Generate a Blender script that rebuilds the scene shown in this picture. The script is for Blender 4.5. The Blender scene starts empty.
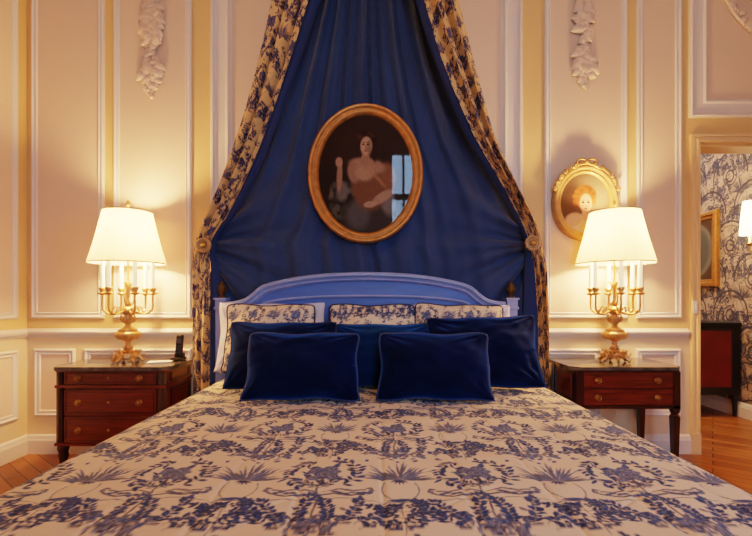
import bpy, bmesh, math, random
import numpy as np
from mathutils import Vector, Matrix, noise

rnd = random.Random(7)
S = bpy.context.scene
COL = S.collection
F = 431.0; CX = 376.0; CY = 300.0; H = 1.1
WY = 3.10           # back wall plane
LX = -2.51          # left wall plane
PI = math.pi

def P(px, py, Y):
    """world point on depth plane Y seen at photograph pixel (px,py)"""
    return Vector(((px-CX)/F*Y, Y, H+(CY-py)/F*Y))
def X_(px, Y=WY): return (px-CX)/F*Y
def Z_(py, Y=WY): return H+(CY-py)/F*Y

# ------------------------------------------------------------------ materials
def srgb(r, g, b):
    f = lambda c: (c/255/12.92) if c/255 <= .04045 else ((c/255+.055)/1.055)**2.4
    return (f(r), f(g), f(b), 1)

def mat(name, col, rough=.5, metal=0, var=.0, vscale=8, bump=0, bscale=40, sheen=0, sheen_tint=None,
        coat=0, emit=None, emit_s=0, spec=.5, stretch=None, attr=False):
    m = bpy.data.materials.new(name); m.use_nodes = True
    nt = m.node_tree; b = nt.nodes['Principled BSDF']
    b.inputs['Base Color'].default_value = col if len(col) == 4 else (*col, 1)
    b.inputs['Roughness'].default_value = rough; b.inputs['Metallic'].default_value = metal
    b.inputs['Specular IOR Level'].default_value = spec
    b.inputs['Sheen Weight'].default_value = sheen
    if sheen_tint: b.inputs['Sheen Tint'].default_value = sheen_tint
    b.inputs['Sheen Roughness'].default_value = .45
    b.inputs['Coat Weight'].default_value = coat
    b.inputs['Coat Roughness'].default_value = .15
    if emit: b.inputs['Emission Color'].default_value = emit; b.inputs['Emission Strength'].default_value = emit_s
    tc = nt.nodes.new('ShaderNodeTexCoord'); mp = nt.nodes.new('ShaderNodeMapping')
    nt.links.new(tc.outputs['Object'], mp.inputs['Vector'])
    if stretch: mp.inputs['Scale'].default_value = stretch
    src = None
    if attr:
        a = nt.nodes.new('ShaderNodeAttribute'); a.attribute_name = 'Col'; src = a.outputs['Color']
        nt.links.new(src, b.inputs['Base Color'])
    if var:
        n = nt.nodes.new('ShaderNodeTexNoise'); n.inputs['Scale'].default_value = vscale
        n.inputs['Detail'].default_value = 5
        nt.links.new(mp.outputs[0], n.inputs['Vector'])
        r = nt.nodes.new('ShaderNodeMapRange'); r.inputs['From Min'].default_value = .3; r.inputs['From Max'].default_value = .7
        r.inputs['To Min'].default_value = 1-var; r.inputs['To Max'].default_value = 1+var
        nt.links.new(n.outputs['Fac'], r.inputs['Value'])
        mx = nt.nodes.new('ShaderNodeMix'); mx.data_type = 'RGBA'; mx.blend_type = 'MULTIPLY'
        mx.inputs[0].default_value = 1
        if src: nt.links.new(src, mx.inputs[6])
        else: mx.inputs[6].default_value = col if len(col) == 4 else (*col, 1)
        nt.links.new(r.outputs[0], mx.inputs[7])
        nt.links.new(mx.outputs[2], b.inputs['Base Color'])
    if bump:
        n2 = nt.nodes.new('ShaderNodeTexNoise'); n2.inputs['Scale'].default_value = bscale
        n2.inputs['Detail'].default_value = 4
        nt.links.new(mp.outputs[0], n2.inputs['Vector'])
        bp = nt.nodes.new('ShaderNodeBump'); bp.inputs['Strength'].default_value = bump
        bp.inputs['Distance'].default_value = .01
        nt.links.new(n2.outputs['Fac'], bp.inputs['Height']); nt.links.new(bp.outputs[0], b.inputs['Normal'])
    return m

M = {}
M['yellow'] = mat('yellow_paint', srgb(238, 198, 138), .55, var=.03, vscale=2)
M['cream'] = mat('cream_paint', srgb(240, 212, 184), .55, var=.02, vscale=2)
M['white'] = mat('white_moulding_paint', srgb(240, 230, 218), .45)
M['ceil'] = mat('ceiling_paint', srgb(235, 222, 200), .7)
M['plaster'] = mat('cream_plaster_ornament', srgb(240, 214, 188), .55, bump=.2, bscale=60)
M['mahog'] = mat('mahogany', srgb(110, 40, 22), .28, var=.4, vscale=7, stretch=(1, 4, 14), coat=.5)
M['mahog_d'] = mat('dark_mahogany', srgb(58, 22, 14), .3, var=.3, vscale=9, stretch=(6, 6, 1), coat=.5)
M['line'] = mat('black_stringing', srgb(28, 14, 10), .4)
M['marble'] = mat('grey_green_marble', srgb(92, 84, 74), .12, var=.45, vscale=16, coat=.3)
M['brass'] = mat('old_brass', srgb(206, 164, 104), .3, metal=.9, var=.2, vscale=30)
M['gilt'] = mat('gilt_bronze', srgb(236, 186, 124), .28, metal=.75, var=.15, vscale=30, bump=.3, bscale=90)
M['goldwood'] = mat('gilded_wood', srgb(198, 138, 76), .38, metal=.55, var=.2, vscale=25)
M['goldlight'] = mat('pale_gilding', srgb(204, 156, 98), .4, metal=.45, var=.15, vscale=25, bump=.2, bscale=80)
M['navyvelvet'] = mat('navy_velvet', srgb(7, 18, 50), .9, var=.4, vscale=6, sheen=1, sheen_tint=srgb(36, 104, 200), spec=.1, bump=.1, bscale=25)
M['bluevelvet'] = mat('blue_velvet', srgb(8, 40, 84), .9, var=.4, vscale=6, sheen=1, sheen_tint=srgb(50, 140, 230), spec=.1)
M['piping'] = mat('blue_piping', srgb(44, 60, 96), .75, sheen=.3)
M['darkpiping'] = mat('dark_blue_piping', srgb(34, 40, 70), .7)
M['linen'] = mat('white_linen', srgb(226, 226, 238), .8, bump=.2, bscale=14)
M['bluecloth'] = mat('blue_cotton', srgb(56, 76, 112), .85, var=.1, vscale=3, sheen=.15, spec=.15, bump=.08, bscale=200)
M['lining'] = mat('blue_lining', srgb(46, 64, 104), .8, spec=.15)
M['toile'] = mat('toile_fabric', srgb(220, 200, 170), .85, attr=True, sheen=.1, spec=.15, bump=.1, bscale=220)
M['paint_oil'] = mat('oil_painting', srgb(60, 40, 30), .85, spec=.2, attr=True, var=.08, vscale=60)
M['wallpaper'] = mat('toile_wallpaper', srgb(200, 190, 180), .8, attr=True, spec=.2)
M['headb'] = mat('blue_painted_headboard', srgb(86, 120, 192), .45, var=.10, vscale=5, stretch=(1, 1, 5))
M['headm'] = mat('pale_blue_moulding', srgb(150, 166, 212), .42, var=.06, vscale=12)
M['candle'] = mat('ivory_candle', srgb(250, 240, 216), .4, emit=srgb(255, 214, 150), emit_s=.9)
M['bulb'] = mat('lit_bulb', srgb(255, 240, 210), .4, emit=srgb(255, 214, 150), emit_s=8)
M['black'] = mat('black_plastic', srgb(14, 14, 16), .3)
M['screen'] = mat('grey_key_plastic', srgb(70, 76, 84), .35)
M['paper'] = mat('white_paper', srgb(238, 234, 226), .7)
M['redlacq'] = mat('deep_red_panel', srgb(112, 30, 22), .32, var=.25, vscale=4, coat=.3)
M['blackwood'] = mat('black_wood', srgb(30, 28, 26), .38)
M['finial'] = mat('dark_gilt', srgb(96, 74, 40), .4, metal=.6)
M['antique'] = mat('antique_gold_paint', srgb(196, 160, 112), .45, metal=.3, var=.2, vscale=40)
M['door'] = mat('warm_door_paint', srgb(246, 210, 158), .45)
M['dado'] = mat('pale_dado_paint', srgb(244, 218, 176), .5, var=.02, vscale=2)
M['switch'] = mat('white_switch', srgb(240, 238, 232), .4)
M['shadetrim'] = mat('grey_braid', srgb(132, 128, 124), .8)

def glass_mat():
    m = bpy.data.materials.new('picture_glass'); m.use_nodes = True
    nt = m.node_tree; nt.nodes.remove(nt.nodes['Principled BSDF'])
    t = nt.nodes.new('ShaderNodeBsdfTransparent'); g = nt.nodes.new('ShaderNodeBsdfGlossy')
    g.inputs['Roughness'].default_value = .02
    mx = nt.nodes.new('ShaderNodeMixShader'); fr = nt.nodes.new('ShaderNodeFresnel'); fr.inputs[0].default_value = 1.5
    nt.links.new(fr.outputs[0], mx.inputs[0]); nt.links.new(t.outputs[0], mx.inputs[1]); nt.links.new(g.outputs[0], mx.inputs[2])
    nt.links.new(mx.outputs[0], nt.nodes['Material Output'].inputs[0]); return m
M['glass'] = glass_mat()

def shade_mat(name='pleated_shade_silk', e=1.2, c=(255, 226, 172)):
    m = bpy.data.materials.new(name); m.use_nodes = True
    nt = m.node_tree; b = nt.nodes['Principled BSDF']
    b.inputs['Base Color'].default_value = srgb(250, 236, 208); b.inputs['Roughness'].default_value = .8
    b.inputs['Emission Color'].default_value = srgb(*c); b.inputs['Emission Strength'].default_value = e
    tr = nt.nodes.new('ShaderNodeBsdfTranslucent'); tr.inputs[0].default_value = srgb(255, 226, 176)
    mx = nt.nodes.new('ShaderNodeMixShader'); mx.inputs[0].default_value = .34
    nt.links.new(b.outputs[0], mx.inputs[1]); nt.links.new(tr.outputs[0], mx.inputs[2])
    nt.links.new(mx.outputs[0], nt.nodes['Material Output'].inputs[0]); return m
M['shade'] = shade_mat(e=.02)
M['sconceshade'] = shade_mat('sconce_shade', 5.0, (255, 240, 210))

def floor_mat():
    m = bpy.data.materials.new('oak_parquet'); m.use_nodes = True
    nt = m.node_tree; b = nt.nodes['Principled BSDF']; b.inputs['Roughness'].default_value = .32
    tc = nt.nodes.new('ShaderNodeTexCoord'); mp = nt.nodes.new('ShaderNodeMapping')
    mp.inputs['Rotation'].default_value = (0, 0, math.radians(38))
    nt.links.new(tc.outputs['Object'], mp.inputs[0])
    br = nt.nodes.new('ShaderNodeTexBrick'); br.inputs['Scale'].default_value = 1
    br.inputs['Brick Width'].default_value = .62; br.inputs['Row Height'].default_value = .085
    br.inputs['Mortar Size'].default_value = .004; br.inputs['Mortar Smooth'].default_value = .3
    br.inputs['Color1'].default_value = srgb(186, 118, 62); br.inputs['Color2'].default_value = srgb(132, 72, 34)
    br.inputs['Mortar'].default_value = srgb(60, 30, 16)
    nt.links.new(mp.outputs[0], br.inputs['Vector'])
    mp2 = nt.nodes.new('ShaderNodeMapping'); mp2.inputs['Scale'].default_value = (2, 30, 1)
    nt.links.new(mp.outputs[0], mp2.inputs[0])
    n = nt.nodes.new('ShaderNodeTexNoise'); n.inputs['Scale'].default_value = 2.5; n.inputs['Detail'].default_value = 6
    nt.links.new(mp2.outputs[0], n.inputs['Vector'])
    r = nt.nodes.new('ShaderNodeMapRange'); r.inputs['To Min'].default_value = .65; r.inputs['To Max'].default_value = 1.3
    nt.links.new(n.outputs['Fac'], r.inputs[0])
    mx = nt.nodes.new('ShaderNodeMix'); mx.data_type = 'RGBA'; mx.blend_type = 'MULTIPLY'; mx.inputs[0].default_value = 1
    nt.links.new(br.outputs[0], mx.inputs[6]); nt.links.new(r.outputs[0], mx.inputs[7])
    nt.links.new(mx.outputs[2], b.inputs['Base Color'])
    return m
M['floor'] = floor_mat()

# ------------------------------------------------------------------ mesh helpers
def link(name, me, m=None, parent=None, smooth=False):
    if m is not None:
        for mm in (m if isinstance(m, list) else [m]): me.materials.append(mm)
    if smooth:
        me.polygons.foreach_set('use_smooth', [True]*len(me.polygons))
    o = bpy.data.objects.new(name, me); COL.objects.link(o)
    if parent: o.parent = parent
    return o
def build(name, bm, m, parent=None, smooth=False, recalc=True):
    if recalc: bmesh.ops.recalc_face_normals(bm, faces=bm.faces)
    me = bpy.data.meshes.new(name); bm.to_mesh(me); bm.free()
    return link(name, me, m, parent, smooth)
def tag(o, label, cat, group=None):
    o['label'] = label; o['category'] = cat
    if group: o['group'] = group
    return o
def thing(name, label, cat, loc=(0, 0, 0), rz=0, group=None):
    o = bpy.data.objects.new(name, None); COL.objects.link(o); o.empty_display_size = .1
    o.location = loc; o.rotation_euler = (0, 0, rz)
    return tag(o, label, cat, group)
def struct(o): o['kind'] = 'structure'; return o

def box(bm, x0, x1, y0, y1, z0, z1, bev=0):
    r = bmesh.ops.create_cube(bm, size=1)
    vs = r['verts']
    for v in vs:
        v.co = Vector(((x0+x1)/2+v.co.x*(x1-x0), (y0+y1)/2+v.co.y*(y1-y0), (z0+z1)/2+v.co.z*(z1-z0)))
    if bev:
        es = list({e for v in vs for e in v.link_edges})
        bmesh.ops.bevel(bm, geom=es, offset=bev, segments=2, affect='EDGES', profile=.5)
def prism(bm, pts, z0, z1):
    """extrude a polygon in xy from z0 to z1"""
    a = [bm.verts.new((p[0], p[1], z0)) for p in pts]; b = [bm.verts.new((p[0], p[1], z1)) for p in pts]
    n = len(pts)
    bm.faces.new(a); bm.faces.new(b[::-1])
    for i in range(n): bm.faces.new((a[i], a[(i+1) % n], b[(i+1) % n], b[i]))
def lathe(bm, prof, c=(0, 0, 0), n=24, sx=1, sy=1, lobes=0, lamp=0, cap=True):
    rings = []
    for (r, z) in prof:
        ring = []
        for i in range(n):
            a = 2*PI*i/n; rr = r*(1+lamp*math.cos(lobes*a)) if lobes else r
            ring.append(bm.verts.new((c[0]+rr*sx*math.cos(a), c[1]+rr*sy*math.sin(a), c[2]+z)))
        rings.append(ring)
    for k in range(len(rings)-1):
        for i in range(n):
            j = (i+1) % n
            bm.faces.new((rings[k][i], rings[k][j], rings[k+1][j], rings[k+1][i]))
    if not cap: return
    if prof[0][0] > 1e-5: bm.faces.new(rings[0][::-1])
    if prof[-1][0] > 1e-5: bm.faces.new(rings[-1])
def tube(bm, pts, r, n=8, closed=False, cap=True):
    pts = [Vector(p) for p in pts]; N = len(pts)
    rs = r if isinstance(r, (list, tuple)) else [r]*N
    rings = []; prev = None
    for i, p in enumerate(pts):
        if closed: t = pts[(i+1) % N]-pts[i-1]
        else: t = pts[min(i+1, N-1)]-pts[max(i-1, 0)]
        if t.length < 1e-9: t = Vector((0, 0, 1))
        t.normalize()
        if prev is None:
            u = t.orthogonal().normalized()
        else:
            u = (prev-t*prev.dot(t)).normalized()
        prev = u; w = t.cross(u)
        rings.append([bm.verts.new(p+(u*math.cos(2*PI*k/n)+w*math.sin(2*PI*k/n))*rs[i]) for k in range(n)])
    for i in range(N if closed else N-1):
        a, b = rings[i], rings[(i+1) % N]
        off = 0
        if closed and i == N-1:
            off = min(range(n), key=lambda q: (a[0].co-b[q].co).length)
        for k in range(n):
            bm.faces.new((a[k], a[(k+1) % n], b[(k+1+off) % n], b[(k+off) % n]))
    if cap and not closed:
        bm.faces.new(rings[0][::-1]); bm.faces.new(rings[-1])
def blob(bm, c, s, rot=(0, 0, 0), sub=2):
    r = bmesh.ops.create_icosphere(bm, subdivisions=sub, radius=1)
    from mathutils import Euler
    mt = Matrix.Translation(c) @ Euler(rot).to_matrix().to_4x4() @ Matrix.Diagonal((*s, 1))
    bmesh.ops.transform(bm, matrix=mt, verts=r['verts'])
def leaf(bm, base, d, up, L, W, thick=.006, curl=.25):
    """a leaf blade, folded along the rib and curling away from its surface"""
    d = Vector(d).normalized(); up = Vector(up).normalized(); s = d.cross(up).normalized()
    N = 6; rows = []
    for i in range(N+1):
        t = i/N; w = W*math.sin(PI*min(1, t*.93+.07))**.8*(1-.15*math.sin(t*14))
        c = Vector(base)+d*(L*t)+up*(thick*1.5+curl*L*math.sin(t*PI)*.5)
        rows.append([bm.verts.new(c-s*w/2-up*thick), bm.verts.new(c-s*w/4+up*thick*.7), bm.verts.new(c), bm.verts.new(c+s*w/4+up*thick*.7), bm.verts.new(c+s*w/2-up*thick)])
    for i in range(N):
        for k in range(4): bm.faces.new((rows[i][k], rows[i][k+1], rows[i+1][k+1], rows[i+1][k]))

def grid(name, V, m, parent=None, colors=None, smooth=True, wrapu=False):
    """V: (nv,nu,3) numpy array -> one grid mesh with an optional colour attribute"""
    nv, nu, _ = V.shape
    me = bpy.data.meshes.new(name)
    me.vertices.add(nv*nu); me.vertices.foreach_set('co', V.astype(np.float32).ravel())
    i = np.arange(nv-1)[:, None]; cu = nu if wrapu else nu-1; j = np.arange(cu)[None, :]; j2 = (j+1) % nu
    q = np.stack([i*nu+j, i*nu+j2, (i+1)*nu+j2, (i+1)*nu+j], -1).reshape(-1, 4)
    nf = len(q)
    me.loops.add(nf*4); me.loops.foreach_set('vertex_index', q.ravel().astype(np.int32))
    me.polygons.add(nf); me.polygons.foreach_set('loop_start', (np.arange(nf)*4).astype(np.int32))
    me.update(calc_edges=True)
    if colors is not None:
        ca = me.color_attributes.new('Col', 'FLOAT_COLOR', 'POINT')
        c = np.ones((nv*nu, 4), np.float32); c[:, :3] = colors.reshape(-1, 3)
        ca.data.foreach_set('color', c.ravel())
    return link(name, me, m, parent, smooth)

# ------------------------------------------------------------------ toile pattern (drawn into numpy arrays)
class Toile:
    def __init__(s, W=.43, Hh=.88, res=.00125):
        s.W, s.H, s.res = W, Hh, res
        s.nx, s.ny = int(round(W/res)), int(round(Hh/res))
        s.ink = np.zeros((s.ny, s.nx)); s.tone = np.zeros((s.ny, s.nx))
    def _put(s, cx, cy, R, fn, tone):
        k = s.res; x0, x1 = int((cx-R)/k)-1, int((cx+R)/k)+2; y0, y1 = int((cy-R)/k)-1, int((cy+R)/k)+2
        ix = np.arange(x0, x1); iy = np.arange(y0, y1)
        gx, gy = np.meshgrid(ix*k-cx, iy*k-cy)
        a = np.clip(fn(gx, gy), 0, 1)
        mx, my = np.meshgrid(ix % s.nx, iy % s.ny)
        t = s.tone[my, mx]; s.tone[my, mx] = t*(1-a)+tone*a
        s.ink[my, mx] = np.maximum(s.ink[my, mx]*(1-a*.35), a)
    def leaf(s, x, y, ang, L, w, tone=.3, ink=1.0):
        ca, sa = math.cos(ang), math.sin(ang); e = .0012
        mx, my = x+ca*L/2, y+sa*L/2
        def fn(gx, gy):
            u = (gx*ca+gy*sa)/(L/2); v = -gx*sa+gy*ca
            ww = w/2*np.clip(1-np.abs(u)**1.7, 0, 1)
            return np.clip((ww-np.abs(v))/e+.5, 0, 1)*(np.abs(u) < 1)*ink
        s._put(mx, my, L/2+.004, fn, tone)
    def disc(s, x, y, r, tone=.5, ink=1.0, ry=None, ring=0):
        ry = ry or r
        def fn(gx, gy):
            d = np.sqrt((gx/r)**2+(gy/ry)**2)
            a = np.clip((1-d)*r/.0012+.5, 0, 1)*ink
            if ring: a = a*np.clip((d-(1-ring))*r/.0012+.5, 0, 1)
            return a
        s._put(x, y, max(r, ry)+.003, fn, tone)
    def line(s, pts, w=.0022, tone=.05, ink=.9):
        for (x0, y0), (x1, y1) in zip(pts[:-1], pts[1:]):
            L = math.hypot(x1-x0, y1-y0)
            if L < 1e-6: continue
            ca, sa = (x1-x0)/L, (y1-y0)/L
            def fn(gx, gy):
                u = gx*ca+gy*sa; v = -gx*sa+gy*ca
                du = np.maximum(np.abs(u)-L/2, 0)
                return np.clip((w/2-np.sqrt(du**2+v**2))/.0011+.5, 0, 1)*ink
            s._put((x0+x1)/2, (y0+y1)/2, L/2+w+.003, fn, tone)
    def rose(s, x, y, r, rg, tone=.45):
        for k in range(7):
            a = rg.uniform(0, 2*PI); s.disc(x+math.cos(a)*r*.55, y+math.sin(a)*r*.55, r*.55, tone=rg.uniform(.1, .9), ink=.95)
        s.disc(x, y, r*.6, tone=.85, ink=.75); s.disc(x, y, r*.5, tone=.02, ring=.3); s.disc(x+r*.1, y, r*.22, tone=.05)
    def sprig(s, x, y, ang, L, rg, n=5, lw=.012, tone=.2):
        n = int(n*1.5)+1; lw *= .8
        bend = rg.uniform(-.8, .8); pts = []; px, py, a = x, y, ang
        for i in range(n+1):
            pts.append((px, py)); st = L/n; a += bend/n
            if i:
                for sg in (-1, 1):
                    s.leaf(px, py, a+sg*rg.uniform(.6, 1.1), rg.uniform(.55, 1.25)*min(L*.3, .026), lw*rg.uniform(.6, 1.15), tone=rg.uniform(tone*.3, tone*1.8))
            px += math.cos(a)*st; py += math.sin(a)*st
        s.line(pts, .002)
        s.leaf(px-math.cos(a)*L/n, py-math.sin(a)*L/n, a, min(L*.32, .03), lw, tone=tone)
        if rg.random() < .5: s.disc(px, py, lw*.55, tone=rg.uniform(.1, .7))
    def column(s, cx, cy, seed):
        rg = random.Random(seed); q = lambda x, y: (cx+x/100, cy+y/100)
        # ring of leaves, open below
        pts = []
        for i in range(27):
            a = math.radians(-52+i*284/26); x, y = 9.8*math.cos(a), 10*math.sin(a)+.5
            pts.append(q(x, y))
            if abs(a-PI/2) < .25: continue
            for sg in (-1, 1):
                if rg.random() < .95: s.leaf(*q(x, y), a+PI/2+sg*rg.uniform(.5, 1.2), rg.uniform(.022, .040), rg.uniform(.010, .016), tone=rg.uniform(0, .4))
        s.line(pts[:12], .0018); s.line(pts[15:], .0018)
        # bouquet
        for k in range(22):
            a = rg.uniform(0, 2*PI); s.leaf(*q(rg.uniform(-3, 3), rg.uniform(-4, 4)), a, rg.uniform(.035, .06), .016, tone=rg.uniform(0, .7))
        for (x, y, r) in ((-2.4, 2.2, 2.2), (1.8, 3, 2), (.2, -.5, 2.8), (-3, -2.6, 1.8), (2.8, -2.2, 1.9), (3.6, .8, 1.4)):
            s.rose(*q(x+rg.uniform(-.4, .4), y), r/100, rg)
        # stem
        s.line([q(0, -4), q(-.6, -10), q(.3, -15), q(-.4, -22), q(0, -30)], .0055, tone=.05)
        for sg in (-1, 1):
            s.sprig(*q(0, -9), PI/2+sg*1.0, .07, rg, 4, .01)
        # bracket scrolls
        for sg in (-1, 1):
            s.line([q(sg*1, -13.2), q(sg*4, -12.4), q(sg*8, -13.4), q(sg*12, -12), q(sg*14.2, -10.4), q(sg*13.6, -8.8), q(sg*12.4, -9.2)], .007, tone=.0)
            s.line([q(sg*1, -11), q(sg*5, -9.6), q(sg*9, -10.6), q(sg*12, -10)], .0055, tone=.05)
            for k in range(7):
                s.leaf(*q(sg*(3+k*1.5), -11.8+rg.uniform(-.6, .6)), rg.uniform(-.4, .4), .024, .012, tone=rg.uniform(.1, .6), ink=.95)
            s.disc(*q(sg*13.4, -10.2), .006, tone=.6, ink=.8)
            # long thin cartouche arcs
            arc = [q(sg*1, -15.6), q(sg*6, -14.6), q(sg*13, -15.6), q(sg*18, -16.2)]
            for k in range(9):
                a = math.radians(-90+k*15); arc.append(q(sg*(20+6.5*math.cos(a)), -9+7.2*math.sin(a)))
            s.line(arc, .0032, tone=.0, ink=.9)
            s.line([q(sg*14, -17), q(sg*17, -21), q(sg*18.5, -27)], .0013, tone=.2, ink=.5)
        # small sprig above the ring
        s.line([q(0, 12), q(.5, 17), q(-.3, 23), q(.5, 29)], .0026)
        for (y, l) in ((13.5, 5), (16.5, 6.5), (19.5, 5.5), (22.5, 6.5), (25.5, 4.5)):
            for sg in (-1, 1):
                s.sprig(*q(0, y), PI/2-sg*rg.uniform(.8, 1.35), l*1.25/100, rg, 3, .017, tone=.15)
        for k in range(8): s.disc(*q(rg.uniform(-5, 5), rg.uniform(14, 29)), .006, tone=rg.uniform(0, .5))
        s.leaf(*q(-4, 28.5), .1, .08, .016, tone=.4)
        # wide bush
        for k in range(85):
            x = rg.gauss(0, 5); y = -28.5+rg.gauss(0, 2.6)+abs(x)*.12
            s.leaf(*q(x, y), rg.uniform(0, PI), rg.uniform(.016, .036), rg.uniform(.007, .014), tone=rg.choice((0, .1, .3, .9)), ink=rg.uniform(.75, 1))
        for k in range(12):
            x = rg.gauss(0, 8); s.disc(*q(x, -28+rg.gauss(0, 3.4)), rg.uniform(.006, .011), tone=rg.uniform(.2, .9)); s.disc(*q(x, -28), .004, tone=0)
        for x in (-6.5, -1.5, 3.5, 7.5): s.rose(*q(x+rg.uniform(-1, 1), -26.5+rg.uniform(-3.5, 4)), rg.uniform(.014, .021), rg)
        for (x, a) in ((-10, 2.4), (-6.5, 2.0), (-3, 1.75), (3, 1.3), (7, 1.0), (10, .7)):
            s.sprig(*q(x, -27), a, rg.uniform(.11, .145), rg, 6, .017, tone=.25)
        # spiky palm tuft
        for k in range(26):
            a = PI/2+(k-12.5)*.108+rg.uniform(-.05, .05)
            s.leaf(*q(rg.uniform(-.6, .6), -48.5), a, rg.uniform(.08, .15)*(.9 if abs(k-12.5) > 5 else 1.0), .0085, tone=rg.uniform(0, .8), ink=.9)
        for k in range(5): s.leaf(*q(0, -48), -PI/2+(k-2)*.5, .03, .007, tone=.1)
    def smooth(s):
        return s
T1 = Toile()
T1.column(T1.W/2, 0, 3); T1.column(0, T1.H/2, 11)
def blur(a):
    return (a+np.roll(a, 1, 0)+np.roll(a, -1, 0)+np.roll(a, 1, 1)+np.roll(a, -1, 1))/5
T1.inkb = blur(T1.ink); T1.toneb = blur(T1.tone)
def lin(c): return np.array(srgb(*c)[:3])
def toile_color(u, v, ground, navy, blue, sc=1.0, tile=T1):
    ix = np.floor(np.asarray(u)/sc/tile.res).astype(int) % tile.nx; iy = np.floor(np.asarray(v)/sc/tile.res).astype(int) % tile.ny
    k = tile.inkb[iy, ix][..., None]; t = tile.toneb[iy, ix][..., None]
    c = lin(navy)*(1-t)+lin(blue)*t
    return lin(ground)*(1-k)+c*k
G_BED, NAVY, BLUE = (238, 217, 184), (26, 46, 82), (74, 110, 168)

def fbm(x, y, sc, seed=0):
    """cheap smooth noise on arrays"""
    out = np.zeros_like(x, dtype=float); rg = np.random.RandomState(seed)
    for o in range(7):
        a = rg.uniform(0, 2*PI); f = sc*rg.uniform(.6, 1.9); ph = rg.uniform(0, 6.28); b = rg.uniform(.6, 1.4)
        out += np.sin((x*math.cos(a)+y*math.sin(a))*f+ph+1.3*np.sin((x*math.sin(a)-y*math.cos(a))*f*.6*b+ph*2))
    return out/7

# ------------------------------------------------------------------ room shell
CEIL = 4.2; RX = 3.44; BY = -2.0; FARY = 6.0
DX0, DX1, DZ = X_(698), 3.2, Z_(143.5)      # doorway
def bx_obj(name, x0, x1, y0, y1, z0, z1, m):
    bm = bmesh.new(); box(bm, x0, x1, y0, y1, z0, z1); return struct(build(name, bm, m))
T = .16
bx_obj('floor', LX-.2, RX+.2, BY-.2, FARY+.2, -.1, 0, M['floor'])
bx_obj('ceiling', LX-.2, RX+.2, BY-.2, FARY+.2, CEIL, CEIL+.1, M['ceil'])
bm = bmesh.new()
for a in ((LX-.2, DX0, 0, CEIL), (DX0, DX1, DZ, CEIL), (DX1, RX, 0, CEIL)):
    box(bm, a[0], a[1], WY, WY+T, a[2], a[3])
struct(build('wall_back', bm, M['yellow']))
bx_obj('wall_left', LX-.15, LX, BY, WY, 0, CEIL, M['yellow'])
bx_obj('wall_right', RX, RX+.15, BY, WY+T, 0, CEIL, M['yellow'])
# rear wall with two tall windows
WIN = [(.24, 1.04)]; WZ0, WZ1 = .45, 3.86
bm = bmesh.new(); xs = [LX, WIN[0][0], WIN[0][1], RX]
for i in (0, 2): box(bm, xs[i], xs[i+1], BY-.2, BY, 0, CEIL)
for i in (1,):
    box(bm, xs[i], xs[i+1], BY-.2, BY, 0, WZ0); box(bm, xs[i], xs[i+1], BY-.2, BY, WZ1, CEIL)
struct(build('wall_rear', bm, M['cream']))
for n, (a, b) in enumerate(WIN):
    bm = bmesh.new(); y0, y1 = BY-.12, BY-.06
    mid = (a+b)/2
    for (c, w) in ((a+.03, .03), (a+.27, .02), (mid+.13, .02), (b-.03, .03)): box(bm, c-w, c+w, y0, y1, WZ0, WZ1)
    for (z, w) in ((WZ0+.04, .04), (1.4, .02), (2.2, .02), (3.02, .05), (WZ1-.03, .03)): box(bm, a, b, y0, y1, z-w, z+w)
    w = struct(build('window_%d' % (n+1), bm, M['white']))
    bm = bmesh.new(); box(bm, a, b, BY-.094, BY-.09, WZ0, WZ1); build('pane', bm, M['glass'], w)
# neighbouring room
def wp_wall():
    n1, n2 = 1000, 900
    yy, zz = np.meshgrid(np.linspace(WY+T, FARY, n1), np.linspace(0, 3.4, n2))
    V = np.stack([np.full_like(yy, RX), yy, zz], -1)
    c = toile_color(yy-.1, zz-.15, (196, 170, 146), (62, 64, 80), (112, 116, 132), 1.15)
    k2 = toile_color(yy+.13, zz+.3, (255, 255, 255), (70, 74, 92), (130, 134, 150), .95)
    c = c*np.clip(k2*.4+.6, 0, 1)
    # rounded arches of the paper
    for ph in (0, .25):
        u = ((yy+ph+.06) % .5)-.25; v = ((zz+ph*1.35+.02) % .675)-.30
        d = np.sqrt(u**2+(v*.85)**2)
        for rr, w in ((.2, .010), (.165, .005), (.045, .010), (.078, .006)):
            k = np.clip((w-np.abs(d-rr))/.004, 0, 1)[..., None]*((v > -.02) | (rr < .1))[..., None]*.95
            c = c*(1-k)+lin((70, 66, 76))*k
    o = grid('wall_hall_side', V, M['wallpaper'], colors=c, smooth=False); struct(o)
wp_wall()
bx_obj('wall_hall_backing', RX+.01, RX+.15, WY+T, FARY, 0, CEIL, M['cream'])
n1 = 300
xx, zz = np.meshgrid(np.linspace(1.2, RX, n1), np.linspace(0, 3.4, n1))
struct(grid('wall_hall_far', np.stack([xx, np.full_like(xx, FARY), zz], -1), M['wallpaper'],
            colors=toile_color(xx, zz, (196, 170, 146), (62, 64, 80), (112, 116, 132), 1.15), smooth=False))
bx_obj('wall_hall_left', 1.1, 1.2, WY+T, FARY, 0, CEIL, M['cream'])

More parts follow.
